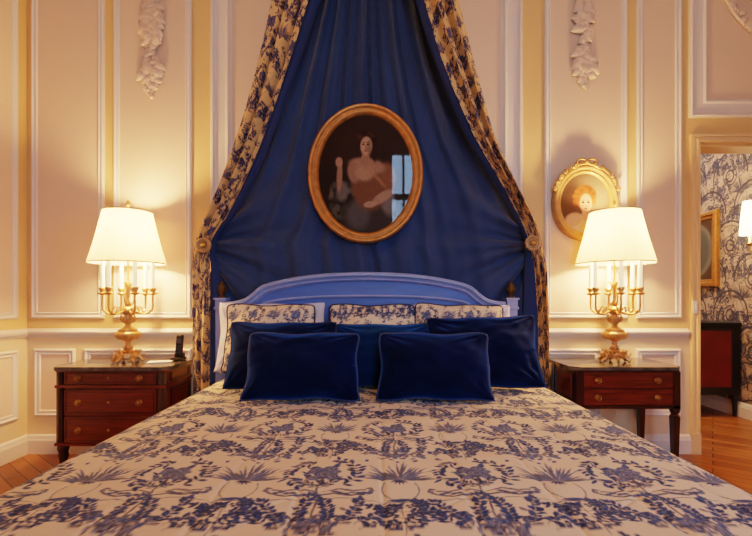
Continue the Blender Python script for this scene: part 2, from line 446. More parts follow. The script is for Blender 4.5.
# ---- panel mouldings.  frame(): rect rings in (a,z) plane; tr maps (a,z,h)->world
PROF = [(0, 0), (0, .010), (.006, .018), (.014, .020), (.022, .012), (.032, .010), (.036, .015), (.043, .013), (.046, .004)]
def frame(name, a0, a1, z0, z1, tr, prof=PROF, field='cream', m='white'):
    bm = bmesh.new(); rings = []
    for d, h in prof:
        rings.append([bm.verts.new(tr(*p, h)) for p in ((a0+d, z0+d), (a1-d, z0+d), (a1-d, z1-d), (a0+d, z1-d))])
    for k in range(len(rings)-1):
        for i in range(4):
            j = (i+1) % 4; bm.faces.new((rings[k][i], rings[k][j], rings[k+1][j], rings[k+1][i]))
    f = bm.faces.new(rings[-1]); f.material_index = 1
    bmesh.ops.recalc_face_normals(bm, faces=bm.faces)
    me = bpy.data.meshes.new(name); bm.to_mesh(me); bm.free()
    return struct(link(name, me, [M[m], M[field]]))
back = lambda a, z, h: (a, WY-h, z)
left = lambda a, z, h: (LX+h, a, z)
tn = [0]
def trim(*args, **kw):
    tn[0] += 1; return frame('trim_%d' % tn[0], *args, **kw)
UZ0, UZ1 = Z_(318.5), 4.0
WIDE = [(0, 0), (0, .014), (.01, .026), (.022, .028), (.034, .014), (.045, .010), (.105, .010), (.115, .02), (.128, .024), (.14, .012), (.155, .004)]
trim(X_(32), X_(105), UZ0, UZ1, back)
trim(X_(114), X_(192), UZ0, UZ1, back)
trim(X_(211), X_(522), UZ0, UZ1, back, prof=WIDE)
trim(X_(544), X_(627), UZ0, UZ1, back)
trim(X_(636), X_(681), UZ0, UZ1, back)
# dado panels
LZ0, LZ1 = Z_(416), Z_(348.5)
trim(X_(35), X_(76), LZ0, LZ1, back); trim(X_(85), X_(192), LZ0, LZ1, back)
trim(X_(211), X_(522), LZ0, LZ1, back)
trim(X_(540), X_(600), LZ0, LZ1, back); trim(X_(635), X_(680), LZ0, LZ1, back)
# the yellowish wainscot ground is a thin paler skin on the wall
# left wall
y_edge = LX*F/(16.5-CX)
trim(1.55, y_edge, UZ0, UZ1, left); trim(-.2, 1.45, UZ0, UZ1, left); trim(1.55, y_edge, LZ0, LZ1, left); trim(-.2, 1.45, LZ0, LZ1, left)
# over-door panel
trim(X_(688.5), RX-.05, Z_(118), 4.0, back, prof=[(0, 0), (0, .014), (.012, .024), (.024, .02), (.034, .008), (.10, .008), (.11, .02), (.125, .016), (.135, .003)])
# chair rail and baseboards: extruded profiles
def extrude_profile(name, prof, a0, a1, tr, m='white'):
    bm = bmesh.new()
    A = [bm.verts.new(tr(a0, z, h)) for (h, z) in prof]; B = [bm.verts.new(tr(a1, z, h)) for (h, z) in prof]
    for i in range(len(prof)-1): bm.faces.new((A[i], B[i], B[i+1], A[i+1]))
    bm.faces.new(A); bm.faces.new(B)
    return struct(build(name, bm, M[m]))
zr = Z_(337)
RAIL = [(0, zr), (.01, zr), (.016, zr+.012), (.03, zr+.02), (.036, zr+.034), (.036, zr+.042), (.022, zr+.05), (.014, zr+.058), (0, zr+.062)]
BASE = [(0, 0), (.026, 0), (.026, .095), (.02, .108), (.016, .125), (.006, .135), (0, .14)]
def extr(prof, a0, a1, tr):
    tn[0] += 1; return extrude_profile('trim_%d' % tn[0], prof, a0, a1, tr)
DADO = [(0, .13), (.003, .13), (.003, zr), (0, zr)]
tn[0] += 1; extrude_profile('trim_%d' % tn[0], DADO, LX, X_(689), back, 'dado')
tn[0] += 1; extrude_profile('trim_%d' % tn[0], DADO, BY, WY, left, 'dado')
extr(RAIL, LX, X_(687), back); extr(RAIL, BY, WY, left)
extrude_profile('baseboard_back', BASE, LX, X_(689), back)
extrude_profile('baseboard_left', BASE, BY, WY, left)
rgt = lambda a, z, h: (RX-h, a, z)
extrude_profile('baseboard_hall', [(h, z*1.0) for h, z in BASE], WY+T, FARY, rgt)
extrude_profile('baseboard_right', BASE, BY, WY, rgt)
# door architrave (jamb side and head), with reveal lining
bm = bmesh.new(); aw = DX0-X_(689.5)
aprof = [(aw, 0), (aw, .024), (.045, .026), (.04, .016), (.024, .016), (.02, .03), (.004, .03), (0, .022), (0, -.002)]
rows = []
for d, h in aprof:
    rows.append([bm.verts.new((x, WY-h, z)) for x, z in ((DX0-d, 0), (DX0-d, DZ+d), (DX1+d, DZ+d), (DX1+d, 0))])
for k in range(len(rows)-1):
    for i in range(3): bm.faces.new((rows[k][i], rows[k][i+1], rows[k+1][i+1], rows[k+1][i]))
box(bm, DX0-aw-.004, DX0-.001, WY-.034, WY-.001, 0, .15)
struct(build('trim_door_surround', bm, M['door']))
bm = bmesh.new()
hx0, hx1 = DX0-.001, DX1+.001
box(bm, hx0, hx0+.015, WY, WY+T, 0, DZ); box(bm, hx1-.015, hx1, WY, WY+T, 0, DZ); box(bm, hx0, hx1, WY, WY+T, DZ-.02, DZ+.001)
struct(build('trim_door_lining', bm, M['yellow']))

# ------------------------------------------------------------------ plaster ornaments on the wall
def festoon(label, pxc, segs, seed, group='plaster festoons on the wall panels'):
    """segs: list of (py, halfwidth px)"""
    rg = random.Random(seed); bm = bmesh.new(); X0 = X_(pxc)
    ys = [s[0] for s in segs]; ws = [s[1] for s in segs]
    py = ys[0]
    tube(bm, [(X0, WY-.008, Z_(ys[0])), (X0+.01, WY-.01, Z_((ys[0]+ys[-1])/2)), (X0, WY-.008, Z_(ys[-1]-4))], .008, 6)
    up = Vector((0, -1, 0))
    while py < ys[-1]:
        w = np.interp(py, ys, ws)/139
        for k in range(3):
            sg = rg.choice((-1, 1)); L = rg.uniform(.6, 1.0)*max(w, .03)*1.05
            d = Vector((sg*rg.uniform(.5, 1), 0, -rg.uniform(.2, 1.0)))
            leaf(bm, (X0+rg.uniform(-.2, .2)*w, WY-.012, Z_(py)), d, up, L, L*.62, .007, .35)
        if rg.random() < .7:
            r = rg.uniform(.010, .019)
            blob(bm, (X0+rg.uniform(-.45, .45)*w, WY-.02, Z_(py+rg.uniform(0, 3))), (r, r*.9, r), sub=2)
        py += 2.6
    for k in range(14):
        q = k/14; r = .011
        blob(bm, (X0+rg.uniform(-.035, .035)*(1-q), WY-.014, Z_(ys[-1]-12+q*12)), (r, r, r), sub=1)
    return tag(build('plaster_festoon', bm, M['plaster'], smooth=True, recalc=False), label, 'ornament', group)
festoon('cream plaster festoon of leaves and fruit on the panel above the left lamp', 152,
        [(-70, 10), (-20, 16), (0, 9), (12, 15), (30, 17), (44, 10), (50, 5), (60, 13), (74, 16), (84, 12), (92, 5), (98, 3)], 5)
festoon('cream plaster festoon of leaves and fruit above the small oval child portrait', 583,
        [(-70, 10), (-20, 12), (0, 11), (12, 14), (26, 14), (38, 10), (44, 4), (52, 13), (64, 16), (74, 11), (82, 7), (89, 4)], 9)
# wreath over the door
bm = bmesh.new(); rg = random.Random(4); cxw, czw = X_(772), Z_(-28)
tube(bm, [(cxw+.385*math.cos(q), WY-.02, czw+.47*math.sin(q)) for q in np.linspace(0, 2*PI, 60, endpoint=False)], .012, 6, closed=True)
for k in range(80):
    a = rg.uniform(0, 2*PI); R = .47+rg.uniform(-.03, .03); c = Vector((cxw+R*.82*math.cos(a), WY-.012, czw+R*math.sin(a)))
    d = Vector((-math.sin(a)+rg.uniform(-.8, .8), 0, math.cos(a)+rg.uniform(-.8, .8)))
    leaf(bm, c, d, (0, -1, 0), .07, .04, .006, .3)
    if k % 3 == 0: blob(bm, c+Vector((0, -.012, 0)), (.014,)*3, sub=1)
tag(build('plaster_wreath', bm, M['plaster'], smooth=True, recalc=False), 'cream plaster wreath of leaves on the panel over the doorway', 'ornament')

# ------------------------------------------------------------------ bed
BX = -.03
HX = -.068
bed = thing('bed', 'wide bed with a pale blue painted arched headboard and finialed posts', 'bed', (0, 0, 0))
HBY = 2.96
def hb(px, py): p = P(px, py, HBY); return (p.x, p.z)
# top outline of the headboard (left half mirrored about 366)
half = [(228, 303.5), (236, 303), (246, 300.5), (254, 295), (261, 289), (270, 285), (285, 281.5), (305, 278), (330, 275.5), (350, 274.6), (366, 274.3)]
top = [hb(*p) for p in half]+[hb(732-p[0], p[1]) for p in half[-2::-1]]
def smoothline(pts, n=6):
    out = []
    for i in range(len(pts)-1):
        p0 = pts[max(i-1, 0)]; p1 = pts[i]; p2 = pts[i+1]; p3 = pts[min(i+2, len(pts)-1)]
        for k in range(n):
            t = k/n
            out.append(tuple(.5*((2*p1[c])+(-p0[c]+p2[c])*t+(2*p0[c]-5*p1[c]+4*p2[c]-p3[c])*t*t+(-p0[c]+3*p1[c]-3*p2[c]+p3[c])*t**3) for c in range(len(p1))))
    out.append(tuple(pts[-1])); return out
top = smoothline(top, 5)
bm = bmesh.new()
f, b = [], []
for (x, z) in top:
    f.append((bm.verts.new((x, HBY, z)), bm.verts.new((x, HBY, .35)))); b.append((bm.verts.new((x, HBY+.03, z)), bm.verts.new((x, HBY+.03, .35))))
for i in range(len(top)-1):
    bm.faces.new((f[i][0], f[i+1][0], f[i+1][1], f[i][1])); bm.faces.new((b[i][0], b[i][1], b[i+1][1], b[i+1][0]))
    bm.faces.new((f[i][0], b[i][0], b[i+1][0], f[i+1][0])); bm.faces.new((f[i][1], f[i+1][1], b[i+1][1], b[i][1]))
for i in (0, -1): bm.faces.new((f[i][0], f[i][1], b[i][1], b[i][0]))
headb = build('headboard', bm, M['headb'], bed)
def strip(name, off0, prof, m, parent, pts=top, y=HBY):
    """moulding following the outline, prof: (offset downward along normal, protrusion)"""
    bm = bmesh.new(); rows = []
    for i, p in enumerate(pts):
        a = pts[max(i-1, 0)]; c = pts[min(i+1, len(pts)-1)]
        t = Vector((c[0]-a[0], c[1]-a[1])).normalized(); n = Vector((t.y, -t.x))
        if n.y > 0: n = -n
        rows.append([bm.verts.new((p[0]+n.x*(off0+d), y-h, p[1]+n.y*(off0+d))) for d, h in prof])
    for i in range(len(rows)-1):
        for k in range(len(prof)-1): bm.faces.new((rows[i][k], rows[i+1][k], rows[i+1][k+1], rows[i][k+1]))
    return build(name, bm, M[m], parent, smooth=False, recalc=False)
strip('top_moulding', -.014, [(0, -.03), (0, .03), (.01, .045), (.024, .045), (.032, .03), (.044, .022), (.052, .026), (.058, .014), (.066, .0)], 'headm', bed)
inner = [hb(*p) for p in ((240, 318), (250, 313), (262, 303.5), (272, 300), (290, 297.5), (320, 295.5), (345, 295), (366, 294.8))]
inner = smoothline(inner+[(2*hb(366, 0)[0]-x, z) for x, z in inner[-2::-1]], 4)
strip('inner_moulding', 0, [(0, 0), (0, .012), (.008, .018), (.016, .014), (.024, 0)], 'headm', bed, pts=inner)
for px in (222, 511):
    bm = bmesh.new(); x = X_(px, HBY)
    box(bm, x-.034, x+.034, HBY-.034, HBY+.034, 0, 1.04, .004)
    box(bm, x-.042, x+.042, HBY-.042, HBY+.042, 1.035, 1.055, .004)
    box(bm, x-.036, x+.036, HBY-.036, HBY+.036, 1.055, 1.10, .003)
    box(bm, x-.044, x+.044, HBY-.044, HBY+.044, 1.10, 1.115, .003)
    po = build('post', bm, M['headm'], bed)
    bm = bmesh.new()
    lathe(bm, [(0, 0), (.024, 0), (.026, .008), (.012, .016), (.016, .024), (.030, .045), (.032, .06), (.026, .082), (.013, .1), (.006, .112), (0, .116)], (x, HBY, 1.115), 16, lobes=8, lamp=.06)
    build('finial', bm, M['finial'], po, smooth=True)['label'] = 'dark gilt pineapple finial'
bm = bmesh.new(); box(bm, -.93, .93, .86, 2.9, .12, .54, .05); build('mattress', bm, M['linen'], bed)
for sx in (-1, 1):
    bm = bmesh.new(); box(bm, sx*.9-.02, sx*.9+.02, .9, 2.93, .02, .12); build('side_rail', bm, M['headb'], bed)

# quilt
def quilt():
    xs = np.concatenate([np.linspace(-1.48, -1.08, 60, endpoint=False), np.linspace(-1.08, 1.08, 700, endpoint=False), np.linspace(1.08, 1.48, 60)])
    ts = np.concatenate([np.linspace(-.38, .1, 40, endpoint=False), np.linspace(.1, .75, 190, endpoint=False), np.linspace(.75, 2.02, 360)])
    s, t = np.meshgrid(xs, ts)
    def prof(d, R=.10):
        """d: arclength past the shoulder -> (out, drop)"""
        a = np.clip(d/R, 0, PI/2); o = R*np.sin(a); dr = R*(1-np.cos(a)); e = np.maximum(d-R*PI/2, 0)
        return o+e*.10, dr+e*.99
    X0 = .955; sx, dx = prof(np.abs(s)-X0); x = np.sign(s)*(np.minimum(np.abs(s), X0)+np.maximum(sx, 0)); dx = np.where(np.abs(s) > X0, dx, 0)
    sy, dy = prof(-t); y = .86+np.where(t > 0, t, -sy); dy = np.where(t < 0, dy, 0)
    z = .602-dx-np.clip(dy, 0, .5)
    top_ = np.clip(1-(np.abs(s)-.85)/.15, 0, 1)
    # quilting: shallow puffs separated by stitched seams, plus soft wrinkles
    puff = .008*fbm(s*1.0, t, 9, 3)+.0035*fbm(s, t, 30, 5)
    seam = np.abs(np.sin(PI*(s-.02+.01*fbm(s, t, 5, 8))/.215))
    seam2 = np.abs(np.sin(PI*(t+.2*np.sin(s*14.6)*.25)/.22))
    z = z+puff*top_-.004*np.exp(-(seam/.11)**2)*top_-.003*np.exp(-(seam2/.10)**2)*top_
    z = z-.010*np.clip((np.abs(s)-.7)/.3, 0, 1)**2
    skirt = np.clip((np.abs(s)-1.0)/.3, 0, 1)
    x = x+np.sign(s)*skirt*.02*np.sin(t*17+np.sin(t*5)*2)+.006*fbm(s, t, 12, 9)*top_
    z = np.maximum(z, .06)
    c = toile_color(s+.15+T1.W/2, (y if False else .86+t)-1.23, G_BED, NAVY, BLUE)
    o = grid('quilt', np.stack([x, y, z], -1), M['toile'], colors=c)
    return tag(o, 'cream quilted bedspread printed with navy floral toile covering the bed', 'bedspread')
quilt()

# ------------------------------------------------------------------ pillows
def pillow(name, label, cat, w, h, th, loc, rx, rz=0, m='navyvelvet', pipe='piping', group=None, seed=1, toile=None, pr=.005, ry=0, sag=.0, n=70, ears=1.0, wr=1.0):
    u, v = np.meshgrid(np.linspace(-1, 1, n), np.linspace(-1, 1, n))
    def outline(u, v):
        # concave sides, pointed corners
        x = u*w/2*(1-.055*ears*(1-v*v)**1.0+.0*v); z = v*h/2*(1-.075*ears*(1-u*u)**1.0)
        z = z-sag*np.clip(v, 0, 1)*(1-u*u)-.022*h*np.abs(u)**6*np.sign(v)*(v > 0)
        x = x*(1+.045*np.clip(-v, 0, 1)**5*np.abs(u)**3-.025*np.clip(v, 0, 1)**6)+.004*np.sin(v*5+seed); z = z+.004*np.sin(u*6+seed*2)*np.abs(v)
        return x, z
    x, z = outline(u, v)
    th_ = (np.clip(1-np.abs(u)**2.1, 0, 1)*np.clip(1-np.abs(v)**2.1, 0, 1))**.68*th*.64
    nz = fbm(u, v, 4.0, seed)*.02*wr+fbm(u, v, 9, seed+5)*.007*wr
    edge = np.clip((1-np.maximum(np.abs(u), np.abs(v)))*5, 0, 1)
    # radiating pull wrinkles from corners
    wk = 0
    for (a, b) in ((-1, -1), (1, -1), (-1, 1), (1, 1)):
        dx, dy = u-a, v-b; ang = np.arctan2(dy*b*-1, dx*a*-1); rr = np.sqrt(dx**2+dy**2)
        wk = wk+.005*wr*np.sin(ang*15+seed)*np.exp(-((rr-.35)/.3)**2)
    parts = []
    for sg in (-1, 1):
        y = sg*(th_+(nz*edge if sg < 0 else 0)+wk*edge)
        V = np.stack([x, y, z], -1)
        parts.append(V)
    root = thing(name, label, cat, loc, rz, group)
    root.rotation_euler = (rx, ry, rz)
    A = parts[0]; B = parts[1][:, ::-1]
    V = np.concatenate([A, B], 1)      # closed around sideways
    # close by one mesh: two grids merged
    nv, nu = A.shape[:2]
    cf = None
    if toile is not None:
        cc = toile_color(x+toile[0], z+toile[1], G_BED, NAVY, BLUE, toile[2])
        cf = np.concatenate([cc, cc[:, ::-1]], 1)
    o = grid('cushion_body' if cat == 'cushion' else 'pillow_body', V, M[m], root, colors=cf, wrapu=True)
    me = o.data; b_ = bmesh.new(); b_.from_mesh(me); bmesh.ops.remove_doubles(b_, verts=b_.verts, dist=1e-5)
    bmesh.ops.recalc_face_normals(b_, faces=b_.faces)
    b_.to_mesh(me); b_.free(); me.polygons.foreach_set('use_smooth', [True]*len(me.polygons))
    if pipe:
        t = np.linspace(-1, 1, 26)[:-1]; path = []
        for a in t: path.append((a, -1))
        for a in t: path.append((1, a))
        for a in t: path.append((-a, 1))
        for a in t: path.append((-1, -a))
        pp = []
        for a, b in path:
            xx, zz = outline(np.array(a), np.array(b)); pp.append((float(xx), 0, float(zz)))
        # round off corners
        q = [Vector(p) for p in pp]
        for _ in range(2): q = [(q[i-1]+q[i]*2+q[(i+1) % len(q)])/4 for i in range(len(q))]
        bm = bmesh.new(); tube(bm, q, pr, 6, closed=True)
        build('piping', bm, M[pipe], root, smooth=True)
    return root
def lean_loc(pxc, w_px, ybot, Y, h, rx, zb=.61):
    """centre of a pillow whose bottom edge sits at depth Y on the bed"""
    return (X_(pxc, Y), Y+math.sin(-rx)*h/2, zb+math.cos(rx)*h/2)
ft = 'velvet cushions with pale piping in front'
# negative rx tips the top back
pillow('cushion', 'small dark navy velvet cushion with paler piping, left of the two in front', 'cushion', .565, .345, .19,
       lean_loc(300.5, 0, 0, 2.09, .345, -.34), -.34, .02, seed=3, group=ft)
pillow('cushion', 'small dark navy velvet cushion with paler piping, right of the two in front', 'cushion', .56, .345, .19,
       lean_loc(436, 0, 0, 2.09, .345, -.34), -.34, -.02, seed=8, group=ft, ry=.01)
g2 = 'large velvet pillows behind the front cushions'
pillow('cushion', 'large midnight blue velvet pillow at the left, behind the front cushions', 'cushion', .62, .395, .2,
       lean_loc(280, 0, 0, 2.36, .395, -.38), -.38, .05, seed=13, group=g2, m='navyvelvet', pipe='darkpiping', pr=.004)
pillow('cushion', 'large teal blue velvet pillow in the middle, between the front cushions', 'cushion', .60, .385, .18,
       lean_loc(384, 0, 0, 2.39, .385, -.40), -.40, 0, seed=17, group=g2, m='bluevelvet', pipe='darkpiping', pr=.004)
pillow('cushion', 'large crumpled midnight blue velvet pillow leaning at the right edge of the bed', 'cushion', .63, .425, .2,
       lean_loc(486, 0, 0, 2.36, .425, -.36), -.36, -.06, seed=23, group=g2, m='navyvelvet', pipe='darkpiping', pr=.004, ry=-.03, wr=1.8)
g3 = 'toile pillows standing before the headboard'
for (pxc, w, off, lab, ry, sd) in ((267.5, .575, .10, 'cream toile pillow with dark piping, leftmost of three before headboard', .0, 31),
                                   (372, .56, .32, 'cream toile pillow with dark piping, middle of three before headboard', 0, 37),
                                   (461, .575, .21, 'cream toile pillow with dark piping, rightmost of three before headboard', .02, 41)):
    pillow('pillow', lab, 'pillow', w, .44, .15, lean_loc(pxc, 0, 0, 2.66, .48, -.24, .632), -.24, 0,
           m='toile', pipe='darkpiping', group=g3, seed=sd, toile=(off, sd*.11, .62), pr=.0055, ry=ry)
g4 = 'white linen pillows against the headboard'
for (pxc, w, lab, sd, dz) in ((270, .72, 'white linen pillow behind the left toile pillow', 51, .0), (464, .66, 'white linen pillow behind the right toile pillow', 57, -.015)):
    pillow('pillow', lab, 'pillow', w, .47, .11, lean_loc(pxc, 0, 0, 2.81, .48, -.16, .62+dz), -.16, 0, m='linen', pipe=None, group=g4, seed=sd, wr=2.2)

# ------------------------------------------------------------------ blue back drape and side curtains
# edge tables in photograph pixels: y, outer, toile inner, lining inner
LT = np.array([(-75, 290, 338, 350), (0, 271, 311, 320), (40, 264, 299, 307), (80, 255, 285.5, 293), (120, 244, 272, 279), (160, 230, 257, 264), (190, 218, 243, 249), (215, 206, 230, 235), (235, 198, 216, 220), (246, 196, 209, 212)])
RT = np.array([(-75, 440, 400, 388), (0, 457, 424, 416), (47, 469, 437, 430), (93, 481, 454, 447), (140, 494, 474.5, 468), (186, 516, 502, 497), (215, 531, 517, 513), (233, 540, 526, 523), (246, 540, 528, 526)])
LB = np.array([(246, 196, 209, 212), (262, 193, 212, 218), (300, 193.5, 213, 223), (340, 194, 212.5, 225), (395, 195, 212.5, 226), (440, 196, 213, 227)])
RB = np.array([(246, 540, 528, 526), (262, 545, 533, 525), (300, 546, 536, 524), (340, 547, 538, 524), (395, 547.5, 539, 524), (440, 548, 540, 524)])
def curtain(side, tab, low, label):
    root = thing('bed_curtain', label, 'curtain', (0, 0, 0), 0, 'toile curtains framing the bed canopy')
    full = np.concatenate([tab, low[1:]])
    ys = np.concatenate([np.linspace(-75, 246, 300), np.linspace(247, 440, 170)])
    Yd = np.interp(ys, [-75, 120, 246, 262, 440], [2.72, 2.86, 2.985, 2.965, 2.95])
    nu = 110; u = np.linspace(0, 1, nu)
    outer = np.interp(ys, full[:, 0], full[:, 1]); inner = np.interp(ys, full[:, 0], full[:, 2]); lin_ = np.interp(ys, full[:, 0], full[:, 3])
    ker = np.ones(25)/25
    sm = lambda a: np.convolve(np.pad(a, 12, mode='edge'), ker, 'valid')
    outer, inner, lin_ = sm(outer), sm(inner), sm(lin_)
    U, YS = np.meshgrid(u, ys)
    tie = np.exp(-((YS-246)/26)**2)
    nf = 2.5 if side < 0 else 2.3
    ph = U*nf*2*PI+.5*np.sin(YS/60)+.9
    amp = (.085*(1-.6*tie))
    fold = amp*(np.abs(np.sin(PI*(U*nf+.12*np.sin(YS/70))))**.7-.45+.12*np.sin(ph*2.2+1+YS/50))*np.sin(PI*np.clip(U*.98+.01, 0, 1))**.35
    D = Yd[:, None]-fold-.02
    px = outer[:, None]*(1-U)+inner[:, None]*U+1.2*np.cos(ph)*(1-tie)
    V = np.stack([(px-CX)/F*Yd[:, None], D, H+(CY-YS)/F*Yd[:, None]], -1)
    arc = U*.36; drop = H+(CY-YS)/F*2.95
    # the cloth runs along the slanting drape: rotate pattern with its length
    dl = np.sqrt(np.gradient(V[:, 55, 0])**2+np.gradient(V[:, 55, 2])**2); L = np.cumsum(dl)[:, None]+0*U
    ca_, sa_ = math.cos(.5), math.sin(.5); a0 = arc+.006*np.sin(YS/9)
    c = toile_color(a0*ca_+L*sa_*.6+(.04 if side < 0 else .19), -L*ca_+a0*sa_+.23, (232, 190, 130), (30, 38, 72), (60, 80, 132), .66)
    sc = toile_color(arc*1.0+.21, -L+.5, (255, 255, 255), (60, 66, 90), (90, 104, 150), .5)
    o = grid('drape', V, M['toile'], root, colors=c)
    # turned-back blue lining along the inner edge
    nl = 14; ul = np.linspace(0, 1, nl); UL, YL = np.meshgrid(ul, ys)
    px = inner[:, None]*(1-UL)+lin_[:, None]*UL
    D = Yd[:, None]-.02+.03*UL-.012*np.sin(UL*PI)+.006*np.sin(YL/14)*UL
    V = np.stack([(px-CX)/F*Yd[:, None], D, H+(CY-YL)/F*Yd[:, None]], -1)
    l = grid('lining', V, M['lining'], root); l['label'] = 'plain blue lining turned back along the edge'
    return root
curtain(-1, LT, LB, 'toile bed curtain lined in blue, swept to the left holdback')
curtain(1, RT, RB, 'toile bed curtain lined in blue, swept to the right holdback')
# backdrop sheet
def backdrop():
    ys = np.linspace(-75, 410, 420); ns = 520; u = np.linspace(0, 1, ns)
    l = np.interp(ys, np.r_[LT[:, 0], LB[1:, 0]], np.r_[LT[:, 2], LB[1:, 2]])-1
    r = np.interp(ys, np.r_[RT[:, 0], RB[1:, 0]], np.r_[RT[:, 2], RB[1:, 2]])+1
    U, YS = np.meshgrid(u, ys); px = l[:, None]*(1-U)+r[:, None]*U
    Yb = 3.045
    x = (px-CX)/F*Yb; z = H+(CY-YS)/F*Yb
    k = np.clip((YS+75)/480, 0, 1)
    f = 1.35*(.013*np.sin(U*74+1.6*np.sin(U*9+1)+.6*np.sin(YS/130))+.011*np.sin(U*41+2.2*np.sin(U*5)+.4*k)+.006*np.sin(U*121+k))
    f = f*(.35+.65*np.clip(1-np.abs(U-.5)*1.0, 0, 1))
    # swags pulled to the ties: folds radiating from each holdback
    for (tx, sg) in ((204, 1), (534, -1)):
        dx = (px-tx)*sg; dy = YS-243
        rr = np.sqrt(dx**2+dy**2)+1e-3; ang = np.arctan2(dy, dx+8)
        w = np.exp(-(rr/95)**2)*np.clip(rr/22, 0, 1)
        below = 1/(1+np.exp(-(ang+1.0)*4))
        f = f*(1-.75*w*below)+w*(.042*np.sin(ang*10.5+.5)+.016*np.sin(ang*23+1))*below
    Y = Yb-.02-f
    o = grid('back_drape', np.stack([x, np.minimum(Y, WY-.036), z], -1), M['bluecloth'])
    return tag(o, 'deep blue gathered cloth hanging on the wall behind the headboard', 'drapery')
backdrop()
# unseen half-round tester, added to darken the drape's top and carry the curtains
t = thing('added_canopy', 'added unseen half round gilded canopy shading the drape and holding the bed curtains', 'canopy', (X_(366), WY-.01, 3.60))
bm = bmesh.new(); th = np.linspace(PI, 2*PI, 40); prism(bm, [(.56*math.cos(a), .50*math.sin(a)) for a in th], 0, .02); build('tester', bm, M['lining'], t)
bm = bmesh.new(); rows = []
for a in th:
    rows.append([bm.verts.new(((.56+d)*math.cos(a), (.50+d)*math.sin(a), z)) for d, z in ((0, -.03), (.02, -.03), (.03, .0), (.02, .05), (.045, .09), (.03, .11), (0, .11))])
for i in range(39):
    for k in range(6): bm.faces.new((rows[i][k], rows[i+1][k], rows[i+1][k+1], rows[i][k+1]))
build('gilt_cornice', bm, M['goldwood'], t)
# holdback rosettes
for (px, lab) in ((203.5, 'round gilt rosette holdback pinning the left bed curtain'), (533, 'round gilt rosette holdback pinning the right bed curtain')):
    p = P(px, 245 if px < 300 else 243, 2.9)
    t = thing('curtain_holdback', lab, 'holdback', p, 0, 'rosette holdbacks')
    bm = bmesh.new(); lathe(bm, [(0, -.02), (.045, -.02), (.053, -.008), (.05, .006), (.042, .008), (.038, -.006), (.031, -.006), (.029, .004), (.025, .003), (.023, -.006), (.0, -.006)], n=32, lobes=12, lamp=.03)
    bmesh.ops.rotate(bm, verts=bm.verts, matrix=Matrix.Rotation(PI/2, 3, 'X')); build('rosette', bm, M['antique'], t, smooth=True)
    bm = bmesh.new(); lathe(bm, [(0, -.006), (.016, -.006), (.017, .006), (.011, .014), (0, .016)], n=20)
    bmesh.ops.rotate(bm, verts=bm.verts, matrix=Matrix.Rotation(PI/2, 3, 'X')); build('boss', bm, M['brass'], t, smooth=True)
    bm = bmesh.new(); tube(bm, [(0, .02, 0), (0, WY-2.9, 0)], .012, 10); build('rod', bm, M['brass'], t)

# ------------------------------------------------------------------ oval portraits
def oval_frame(cx, cy, rx, rz, prof, n=96):
    """prof: (d inward, h toward the room)"""
    bm = bmesh.new(); rings = []
    for d, h in prof:
        rings.append([bm.verts.new((cx+(rx-d)*math.cos(2*PI*i/n), -h, cy+(rz-d)*math.sin(2*PI*i/n))) for i in range(n)])
    for k in range(len(rings)-1):
        for i in range(n): j = (i+1) % n; bm.faces.new((rings[k][i], rings[k][j], rings[k+1][j], rings[k+1][i]))
    return bm
def oval_canvas(name, rx, rz, y, paint, parent, n=150):
    # polar grid disc, coloured by paint(x,z)
    th, r = np.meshgrid(np.linspace(0, 2*PI, 240, endpoint=False), np.linspace(0.001, 1, n))
    x = rx*r*np.cos(th); z = rz*r*np.sin(th)
    V = np.stack([x, np.full_like(x, y), z], -1)
    return grid(name, V, M['paint_oil'], parent, colors=paint(x/rx, z/rz), smooth=False, wrapu=True)
def S_(c, x, z, cx, cz, a, b, col, rot=0, soft=.25, op=1.0):
    ca, sa = math.cos(rot), math.sin(rot); dx, dz = x-cx, z-cz
    u = (dx*ca+dz*sa)/a; v = (-dx*sa+dz*ca)/b
    k = np.clip((1-np.sqrt(u*u+v*v))/soft+.5, 0, 1)[..., None]*op
    k = k*k*(3-2*k)
    return c*(1-k)+lin(col)*k
